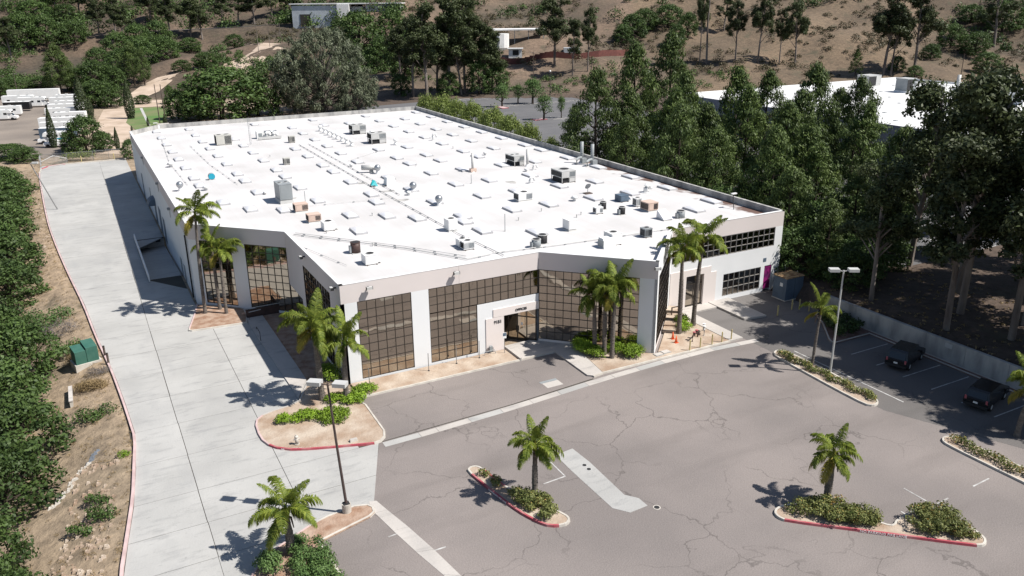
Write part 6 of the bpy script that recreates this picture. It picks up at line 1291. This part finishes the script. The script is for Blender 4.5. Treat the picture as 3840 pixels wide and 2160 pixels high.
def palm(label, x, y, h, top=(0, 0), r0=.2, s=1, nf=(4, 6, 4), bulge=1.15, group=None, yellow=1, seed=0, z=0):
    rr = random.Random(seed+77); t = thing('queen_palm', label, 'palm tree', (x, y, z), 0, group); pts = []; rad = []
    for k in range(9):
        f = k/8; pts.append((top[0]*f*f, top[1]*f*f, h*f)); rad.append(r0*(1.12-.42*f)*(bulge if .25 < f < .7 else 1)*(1.2 if k == 0 else 1))
    b = MB(); b.tube(pts, rad, 10)
    for k in range(int(h*3.2)):
        f = (k+.5)/(h*3.2); q = (top[0]*f*f, top[1]*f*f, h*f); b.cyl(q[0], q[1], q[2], q[2]+.03, r0*(1.2-.42*f)*(bulge if .25 < f < .7 else 1)*.98, n=10)
    b.obj('trunk', M_['bark'], t, False)
    c = (top[0], top[1], h); MB().tube([c, (c[0], c[1], h+.35), (c[0], c[1], h+.75)], [r0*.85, r0*.7, .05], 8).obj('crownshaft', LF['palmy'] if yellow else LF['palm'], t, False)
    i = 0
    for ring, cnt in zip('uml', nf):
        for k in range(cnt):
            me = FR[ring][0 if (ring != 'l' or k >= yellow) else 1]; me = me if ring == 'l' else rr.choice(FR[ring])
            o = link(me.name.split('.')[0], me, t); o.location = (c[0], c[1], h+{'u': .6, 'm': .4, 'l': .2}[ring]); az = 2*math.pi*(k+rr.uniform(-.22, .22))/max(1, cnt)+i*1.1
            o.rotation_euler = (rr.uniform(-.35, .35), rr.uniform(-.2, .2), az); q = s*rr.uniform(.85, 1.1); o.scale = (q, q, q)
        i += 1
    sp = MB()
    for k in range(3): a = rr.uniform(0, 6.28); sp.tube([(c[0], c[1], h+.1), (c[0]+.3*math.cos(a), c[1]+.3*math.sin(a), h-.1), (c[0]+.42*math.cos(a), c[1]+.42*math.sin(a), h-.8)], [.02, .07, .03], 5)
    sp.obj('old_frond_base', M_['wood'], t, False); return t
palm('tallest slim palm at the left end of the building, leftmost of the left trio', 9.2, 88.4, 10.9, (.35, -.2), .17, 1.0, (4, 5, 4), yellow=2, seed=1)
palm('short palm with peeling reddish stem, middle of the left trio', 10.8, 88.9, 7.0, (0, 0), .17, .8, (3, 4, 3), yellow=1, seed=2)
palm('palm with yellow drooping fronds, rightmost of the left trio', 11.2, 87.2, 6.8, (.1, 0), .16, .95, (3, 5, 4), yellow=2, seed=3)
palm('big full-crowned palm behind the dark lamp post at the front left corner', 14.7, 62.2, 6.3, (-.15, .1), .24, 1.05, (5, 7, 5), yellow=2, seed=4)
palm('leaning palm right against the white front corner', 16.5, 61.1, 5.1, (.15, -.1), .22, .92, (4, 5, 4), yellow=0, seed=5)
palm('left palm of the three in front of the angled glass', 40.2, 59.0, 5.5, (-.2, .1), .2, .88, (3, 5, 4), yellow=1, seed=6)
palm('middle palm of the three in front of the angled glass', 40.75, 58.2, 6.5, (0, .1), .2, .92, (4, 5, 3), yellow=0, seed=7)
palm('right palm of the three in front of the angled glass, with a yellow frond', 40.95, 57.2, 6.6, (.15, 0), .2, .95, (4, 6, 4), yellow=2, seed=8)
palm('left palm of the tall pair beside the right side door', 50.2, 58.8, 8.6, (-.1, .1), .22, .95, (4, 5, 3), yellow=1, seed=9)
palm('right palm of the tall pair beside the right side door', 52.9, 59.8, 9.0, (.35, -.2), .22, 1.1, (4, 5, 4), yellow=2, seed=10)
palm('slim palm with one yellow frond on the narrow right island', 56.0, 46.9, 5.1, (.15, -.1), .12, .82, (3, 4, 1), yellow=1, seed=11)
palm('small palm on the thin red-kerbed island in the middle of the lot', 23.5, 41.2, 3.6, (0, 0), .19, .74, (4, 7, 5), yellow=1, seed=12)
palm('stout palm on the notched red-kerbed island at the lower right', 40.3, 31.2, 3.3, (.1, 0), .23, .76, (4, 6, 5), yellow=2, seed=13)
palm('palm at the bottom left beside the clipped hedge', 7.4, 43.0, 2.9, (-.05, 0), .24, .85, (4, 6, 4), yellow=0, seed=14)
palm('palm cut off by the right edge of the frame in the shade', 59.9, 30.3, 3.9, (.45, -.25), .2, .85, (4, 6, 4), yellow=1, seed=15)
# ------------------------------------------------------------------ wild ground cover, joined masses
def stuff_foliage(name, label, cat, pts, mat, leaf, nper, seed, flat=.7, asp=.7):
    me = foliage(name, [(x, y, T(x, y)+r*.35, r, r*flat) for x, y, r in pts], nper, leaf, LF[mat], seed, asp, .2, .25, -.3); return tag(link(name, me), label, cat, kind='stuff')
def scatter(n, x0, x1, y0, y1, r0, r1, seed, avoid=()):
    q = random.Random(seed); o = []
    while len(o) < n:
        cx, cy = q.uniform(x0, x1), q.uniform(y0, y1); u, w = U2(cx, cy)
        if math.sin(cx*.06+seed)*math.sin(cy*.07+1)+q.uniform(-.6, .8) < 0: continue
        if any(a <= cx <= b_ and c <= cy <= d for a, b_, c, d in avoid): continue
        o.append((u, w, q.uniform(r0, r1)))
    return o
stuff_foliage('hillside_wood', 'dense dark wood covering the hills at the top left of the picture', 'wood', scatter(520, -360, -50, 425, 600, 3.0, 6.8, 1), 'oak', .95, 38, 1, 1.1)
stuff_foliage('hillside_wood', 'scattered dark trees high on the slopes at the top middle', 'wood', scatter(210, -60, 190, 400, 600, 1.8, 5.0, 2), 'oak', .85, 38, 2, 1.0)
stuff_foliage('hillside_wood', 'dark wood on the shaded slopes at the top right of the picture', 'wood', scatter(260, 190, 380, 330, 560, 2.0, 5.5, 3), 'oak', .85, 38, 3, 1.0)
stuff_foliage('valley_brush', 'brushy green growth filling the valley below the hill road', 'brush', scatter(420, -250, -30, 318, 380, 1.2, 3.6, 4, [(-190, -128, 300, 372)]), 'oak', .6, 50, 4, .8)
stuff_foliage('chaparral', 'grey-brown chaparral scrub dotting the middle slopes', 'scrub', scatter(900, -130, 190, 312, 500, .8, 2.8, 5, [(-160, -75, 318, 392)]), 'scrub', .5, 45, 5)
stuff_foliage('chaparral', 'dark scrub dotting the dry slope behind the neighbouring roof', 'scrub', scatter(520, 110, 360, 330, 500, .6, 2.0, 6), 'scrub', .5, 45, 6)
stuff_foliage('chaparral', 'low brown scrub on the embankment below the hill road', 'scrub', scatter(260, -330, -215, 332, 374, .7, 1.5, 7), 'scrub', .5, 45, 7)
stuff_foliage('valley_brush', 'undergrowth around the trunks behind the far parking lot', 'brush', scatter(110, -45, 110, 288, 330, 1.0, 2.6, 8), 'oak', .5, 50, 8)
# dry grass and stones on the left bank
q = random.Random(9); pts = []
while len(pts) < 900:
    w = q.uniform(36, 190); u = kerb_u(w)-.3-q.random()**1.3*7
    pts.append((u, w, q.uniform(.12, .3)))
stuff_foliage('dry_grass', 'tan dry grass and weeds on the bank beside the left kerb', 'dry grass', pts, 'grass', .22, 70, 9, .5, .12)
rb = MB(); q = random.Random(12)
for k in range(260):
    w = q.uniform(44, 62) if k < 190 else q.uniform(124, 175); u = kerb_u(w)-(q.uniform(1.2, 4.6) if k < 190 else q.uniform(.4, 1.6)); s = q.uniform(.05, .22); z = T(u, w)
    rb.add([(u-s, w-s*.7, z-.05), (u+s, w-s*.8, z-.05), (u+s*.9, w+s, z-.05), (u-s*.8, w+s*.9, z-.05), (u-s*.5, w-s*.4, z+s*.8), (u+s*.5, w-s*.4, z+s), (u+s*.4, w+s*.5, z+s*.7), (u-s*.4, w+s*.4, z+s*.9)], [(4, 5, 6, 7), (0, 1, 5, 4), (1, 2, 6, 5), (2, 3, 7, 6), (3, 0, 4, 7)])
tag(rb.obj('rubble', M_['soil']), 'pale broken stones strewn down the bank beside the left kerb', 'rubble', kind='stuff')
t = thing('riprap_strip', 'pale grey strip of stones and concrete running down into the left trees', 'rubble', (-3.2, 62, 0)); q = random.Random(4)
for k in range(46):
    f = k/46; u = -2.6-3.2*f+q.uniform(-.25, .25); w = 63.6-5.5*f+q.uniform(-.25, .25); s = q.uniform(.12, .26); z = T(u, w)
    MB().add([(u-s, w-s*.7, z-.05), (u+s, w-s*.8, z-.05), (u+s*.9, w+s, z-.05), (u-s*.8, w+s*.9, z-.05), (u-s*.5, w-s*.4, z+.1), (u+s*.5, w-s*.4, z+.15), (u+s*.4, w+s*.5, z+.1), (u-s*.4, w+s*.4, z+.12)], [(4, 5, 6, 7), (0, 1, 5, 4), (1, 2, 6, 5), (2, 3, 7, 6), (3, 0, 4, 7)]).obj('stone', M_['galv' if k < 12 else 'kerb'], t)
lb_ = []
q = random.Random(21)
while len(lb_) < 500: lb_.append((q.uniform(68.3, 84), q.uniform(20, 60), q.uniform(.1, .3)))
stuff_foliage('leaf_litter', 'dry leaf litter on the shaded bank behind the right retaining wall', 'leaf litter', lb_, 'grass', .2, 40, 22, .3, .5)
# ------------------------------------------------------------------ neighbour building
nb = thing('neighbour_building', 'neighbouring flat-roofed commercial building with white roof behind the pines', 'building', (148, 140, 0))
NX0, NX1, NY0, NY1 = 142.0, 228.0, 60.0, 173.0
NX0 = 141.5
MB().box(NX0+.3, NX1-.3, NY0+.3, NY1-.3, -.5, 7.45).obj('wall_core', M_['rbwall'], nb)
MB().box(NX0+.25, NX1-.25, NY0+.25, NY1-.25, 7.45, 7.5).obj('roof', M_['rbroof'], nb)
for k in range(14):
    a = NY0+k*(NY1-NY0)/14; b_ = NY0+(k+1)*(NY1-NY0)/14
    MB().box(NX0, NX0+.25, a+.02, b_-.02, 4.4, 8).obj('wall_panel', M_['rbwall'], nb); MB().box(NX1-.25, NX1, a+.02, b_-.02, -.5, 8).obj('wall_panel', M_['rbwall'], nb)
    MB().box(NX0, NX0+.25, a+.02, a+2.2, -.5, 4.39).obj('pillar', M_['rbwall'], nb); MB().box(NX0+.26, NX0+.28, a+2.2, b_, -.3, 4.39).obj('window_band', M_['glassdk'], nb)
for k in range(10):
    a = NX0+k*(NX1-NX0)/10; b_ = NX0+(k+1)*(NX1-NX0)/10; MB().box(a+.02, b_-.02, NY1-.25, NY1, -.5, 8).obj('wall_panel', M_['white'], nb); MB().box(a+.02, b_-.02, NY0, NY0+.25, -.5, 8).obj('wall_panel', M_['rbwall'], nb)
MB().box(NX0+.26, NX1-.26, NY1-.3, NY1-.26, 7.5, 7.95).obj('parapet_lining', M_['white'], nb); MB().box(NX1-.3, NX1-.26, NY0+.3, NY1-.3, 7.5, 7.95).obj('parapet_lining', M_['white'], nb)
me_v = MB().box(-.35, .35, -.35, .35, 0, .12).mesh('roof_vent', M_['grey'])
for i in range(9):
    for j in range(9): o = link('roof_vent', me_v, nb, True); o.location = (150+i*8.6, 84+j*9.5, 7.5)
def nrtu(label, u, w, a, b_, h, mat):
    t = thing('air_conditioner', label, 'air conditioner', (u, w, 7.5)); MB().frust(-.3, a+.3, -.3, b_+.3, 0, .5, .2).obj('curb', M_['white'], t, False); MB().box(0, a, 0, b_, .5, h).obj('casing', M_[mat], t, False); MB().box(-.05, a*.6, -.03, -.01, .7, h-.2).obj('grille', M_['dark'], t, False); MB().box(-.05, a+.05, -.05, b_+.05, h, h+.08).obj('lid', M_['lgrey'], t, False)
nrtu('grey rooftop box with white top, farthest left on the neighbouring roof', 197, 158, 5, 4, 3.4, 'lgrey'); nrtu('grey and white rooftop unit behind the stack on the neighbouring roof', 196, 145, 3.6, 3.6, 3.6, 'grey'); nrtu('dark-grilled white unit left of the stack on the neighbouring roof', 193, 134, 4.5, 4, 2.8, 'white'); nrtu('nearest grey unit on a wide white curb on the neighbouring roof', 186, 118, 4.5, 4, 3.0, 'grey'); nrtu('white unit with dark side right of the curb unit on the neighbouring roof', 196, 114, 4, 4, 2.8, 'white'); nrtu('dark box near the far right parapet on the neighbouring roof', 221, 132, 3.5, 3, 2.6, 'grey'); nrtu('pale box half hidden by dark leaves on the neighbouring roof', 178, 92, 4, 4, 3.0, 'lgrey'); nrtu('small dark vent box in the middle of the neighbouring roof', 215, 142, 2, 2, 1.8, 'dark')
t = thing('exhaust_stack', 'tall pale exhaust stack on the neighbouring roof', 'exhaust pipe', (201.5, 134.5, 7.5)); MB().cyl(0, 0, 0, 5.2, .45, n=12).obj('pipe', M_['lgrey'], t, False, True); MB().cyl(0, 0, 0, .8, 1.2, .5).obj('flashing', M_['white'], t, False)
# ------------------------------------------------------------------ hill house, booth, fence, poles
def bx(xy0, xy1, y0, y1, z0, z1):   # box laid out in the camera-heading plan frame
    P = [U2(xy0, y0), U2(xy1, y0), U2(xy1, y1), U2(xy0, y1)]; return MB().add([(*p, z0) for p in P]+[(*p, z1) for p in P], [(0, 3, 2, 1), (4, 5, 6, 7), (0, 1, 5, 4), (1, 2, 6, 5), (2, 3, 7, 6), (3, 0, 4, 7)])
hh = thing('hillside_house', 'pale blue-grey flat-roofed building among trees at the top of the hill', 'building', (*U2(-85, 435), 20))
bx(-109, -86, 430, 445, 17, 29.6).obj('left_wing', M_['farwall'], hh); bx(-86, -80, 428, 446, 17, 30.2).obj('lit_side_bay', M_['white'], hh); bx(-80, -72, 434, 446, 17, 29).obj('link_wall', M_['farwall'], hh); bx(-72, -55, 431, 446, 17, 29.8).obj('right_wing', M_['farwall'], hh); bx(-110, -54, 429.5, 446.5, 30.2, 30.7).obj('roof', M_['white'], hh)  # white bay carries the sunlit side, blue-grey walls the shaded one, as colours
for a, b_ in ((-105, -100), (-69, -65), (-60, -57)): w_ = bx(a, b_, 429.8 if a < -90 else 430.8, 430.1 if a < -90 else 431.2, 20, 25.5).obj('window', M_['glassdk'], hh); bx(a-.2, b_+.2, 429.9 if a < -90 else 430.9, 430.05 if a < -90 else 431.1, 19.8, 25.7).obj('window_frame', M_['grey'], w_)
cb_ = thing('carport', 'flat pale canopy on thin posts beside a white booth on the hill', 'canopy', (*U2(4, 372), 12)); bx(-9, 15.5, 366, 378, 19.2, 19.7).obj('canopy_roof', M_['white'], cb_)
for x in (-7, 2, 8, 14.5): bx(x, x+.3, 367, 367.3, 11, 19.2).obj('post', M_['grey'], cb_)
bt = thing('white_booth', 'small round-cornered white building under the hill canopy', 'building', (*U2(-3, 366), 12)); MB().prism([U2(-4.5+4.2*math.cos(a*.524), 364+3*math.sin(a*.524)) for a in range(12)], 11, 18).obj('wall', M_['white'], bt); bx(-5.2, -4.2, 360.8, 361.1, 14, 16.5).obj('door', M_['grey'], bt); bx(-12, 4, 358.5, 359, 9, 12.4).obj('retaining_wall', M_['kerb'], bt)
sh = thing('small_shed', 'small white shed with dark openings behind the red-brown fence', 'shed', (*U2(1.5, 347), 11)); bx(-.5, 5, 346, 349, 9, 12.6).obj('wall', M_['white'], sh); bx(-1, 5.5, 345.5, 349.5, 12.6, 12.9).obj('roof', M_['white'], sh); bx(1.2, 3.6, 345.9, 346.1, 10.2, 12.2).obj('opening', M_['dark'], sh)
s2 = thing('shipping_container', 'teal and white container right of the hill trees', 'container', (*U2(25, 345), 11)); bx(22, 28.5, 344, 347, 9, 13).obj('body', M_['farwall'], s2); bx(26, 28.4, 343.9, 344, 9.4, 12.6).obj('door', M_['white'], s2)
fe = thing('board_fence', 'red-brown board fence winding along the hill below the booth', 'fence', (*U2(20, 338), 10))
fpts = [(-8, 342), (4, 341), (16, 340), (28, 339), (36, 341), (44, 346), (52, 354)]
for (a, b1), (c, d) in zip(fpts, fpts[1:]):
    n = 6
    for k in range(n):
        x0, y0 = a+(c-a)*k/n, b1+(d-b1)*k/n; x1, y1 = a+(c-a)*(k+1)/n, b1+(d-b1)*(k+1)/n; p, r_ = U2(x0, y0), U2(x1, y1); z = min(T(*p), T(*r_))-.3; e = .025
        MB().add([(*p, z), (*r_, z), (*r_, z+2.7), (*p, z+2.7), (p[0]+.1, p[1]+.1, z), (r_[0]+.1, r_[1]+.1, z), (r_[0]+.1, r_[1]+.1, z+2.7), (p[0]+.1, p[1]+.1, z+2.7)], [(0, 1, 2, 3), (4, 7, 6, 5), (3, 2, 6, 7), (0, 3, 7, 4), (1, 5, 6, 2)]).obj('board_panel', M_['redfence'], fe)
def upole(label, u, w, h, arms=True, r=.14, mat='wood'):
    t = thing('utility_pole', label, 'utility pole', (u, w, T(u, w)-.2)); MB().cyl(0, 0, 0, h, r, r*.7, 7).obj('pole', M_[mat], t, False)
    if arms:
        d = Vector((CH, -SH, 0))*1.3; MB().tube([tuple(-d+Vector((0, 0, h-.5))), tuple(d+Vector((0, 0, h-.5)))], .07, 4).obj('crossarm', M_['wood'], t, False)
        for k in (-1, -.4, .4, 1): MB().cyl(d.x*k, d.y*k, h-.45, h-.25, .05, n=6).obj('insulator', M_['lgrey'], t, False)
    return t
upole('pale utility pole on the dirt cutting above the feathery grey tree', 74.3, 367.5, 12.2, mat='ebark'); upole('utility pole right of the pale one on the hill', 80.2, 372, 9, False, .12, 'ebark'); upole('short utility pole among the hill road trees', 88, 385, 9, False, .12, 'ebark')
upole('dark utility pole by the lawn, left of two', 21.2, 248.5, 11, False); upole('dark utility pole by the lawn, right of two', 22.6, 247.5, 11, False); upole('dark utility pole with crossarm behind the far parking lot', 146.4, 258, 13.5); upole('dark utility pole with crossarm left of the bright pines', 163, 246, 12); upole('lone grey utility pole behind the neighbouring roof', 289.4, 192.7, 10, False, .15); upole('utility pole with transformer at the left edge above the yard', -16, 345, 9)
t = thing('lamp_post', 'dark lamp post with white globe in the far parking lot', 'street lamp', (145, 244, 0)); MB().cyl(0, 0, 0, 8.6, .1, .07, 8).obj('pole', M_['dark'], t, False); MB().sph(0, 0, 8.8, .35).obj('globe', M_['white'], t, False, True)
t = thing('bare_trunk', 'very tall bare pale trunk rising from the pines at the top', 'tree', (229, 262, T(229, 262))); MB().tube([(0, 0, 0), (-.5, .3, 15), (0, 0, 36)], [.45, .35, .15], 7).obj('trunk', M_['ebark'], t, False); MB().tube([(0, 0, 30), (2, -1, 33)], [.12, .05], 5).obj('branch', M_['ebark'], t, False)
for l, pts in (('first', [(74.3, 367.5, 23), (60, 383, 22), (20, 420, 24), (-30, 450, 22)]), ('second', [(74.3, 367.5, 22.2), (40, 345, 15), (0, 345, 9.5), (-16, 345, 8.6)])):
    P = []
    for a, b_ in zip(pts, pts[1:]):
        for k in range(6): f = k/6; P.append((a[0]+(b_[0]-a[0])*f, a[1]+(b_[1]-a[1])*f, a[2]+(b_[2]-a[2])*f-1.6*4*f*(1-f)*.5))
    P.append(pts[-1]); tag(MB().tube(P, .035, 3, False).obj('power_line', M_['dark']), f'{"upper" if l == "first" else "lower"} overhead power line crossing the hill at the top left', 'cable')
# kerbed tree islands of the far lot
for l, x0, y0, x1, y1 in (('farther', 117.5, 226.5, 119.8, 232), ('nearer', 113.2, 198.5, 117.2, 201)):
    t = thing('parking_island', f'small red-kerbed island in the far parking lot, the {l} one', 'traffic island', ((x0+x1)/2, (y0+y1)/2, 0)); MB().box(x0, x1, y0, y1, 0, .16).obj('kerb', M_['red'], t); MB().box(x0+.25, x1-.25, y0+.25, y1-.25, .1, .19).obj('soil', M_['kerbpink'], t)
t = thing('park_table', 'pale concrete slab and table by the utility poles on the lawn', 'table', (21.5, 244, 0)); MB().box(-1.4, 1.6, -1.2, 1.2, 0, .5).obj('slab', M_['conc2'], t, False); MB().box(-2.3, -1.2, 1.2, 1.9, .6, .7).obj('table_top', M_['white'], t, False); MB().box(-1.8, -1.7, 1.4, 1.7, 0, .6).obj('leg', M_['grey'], t, False)
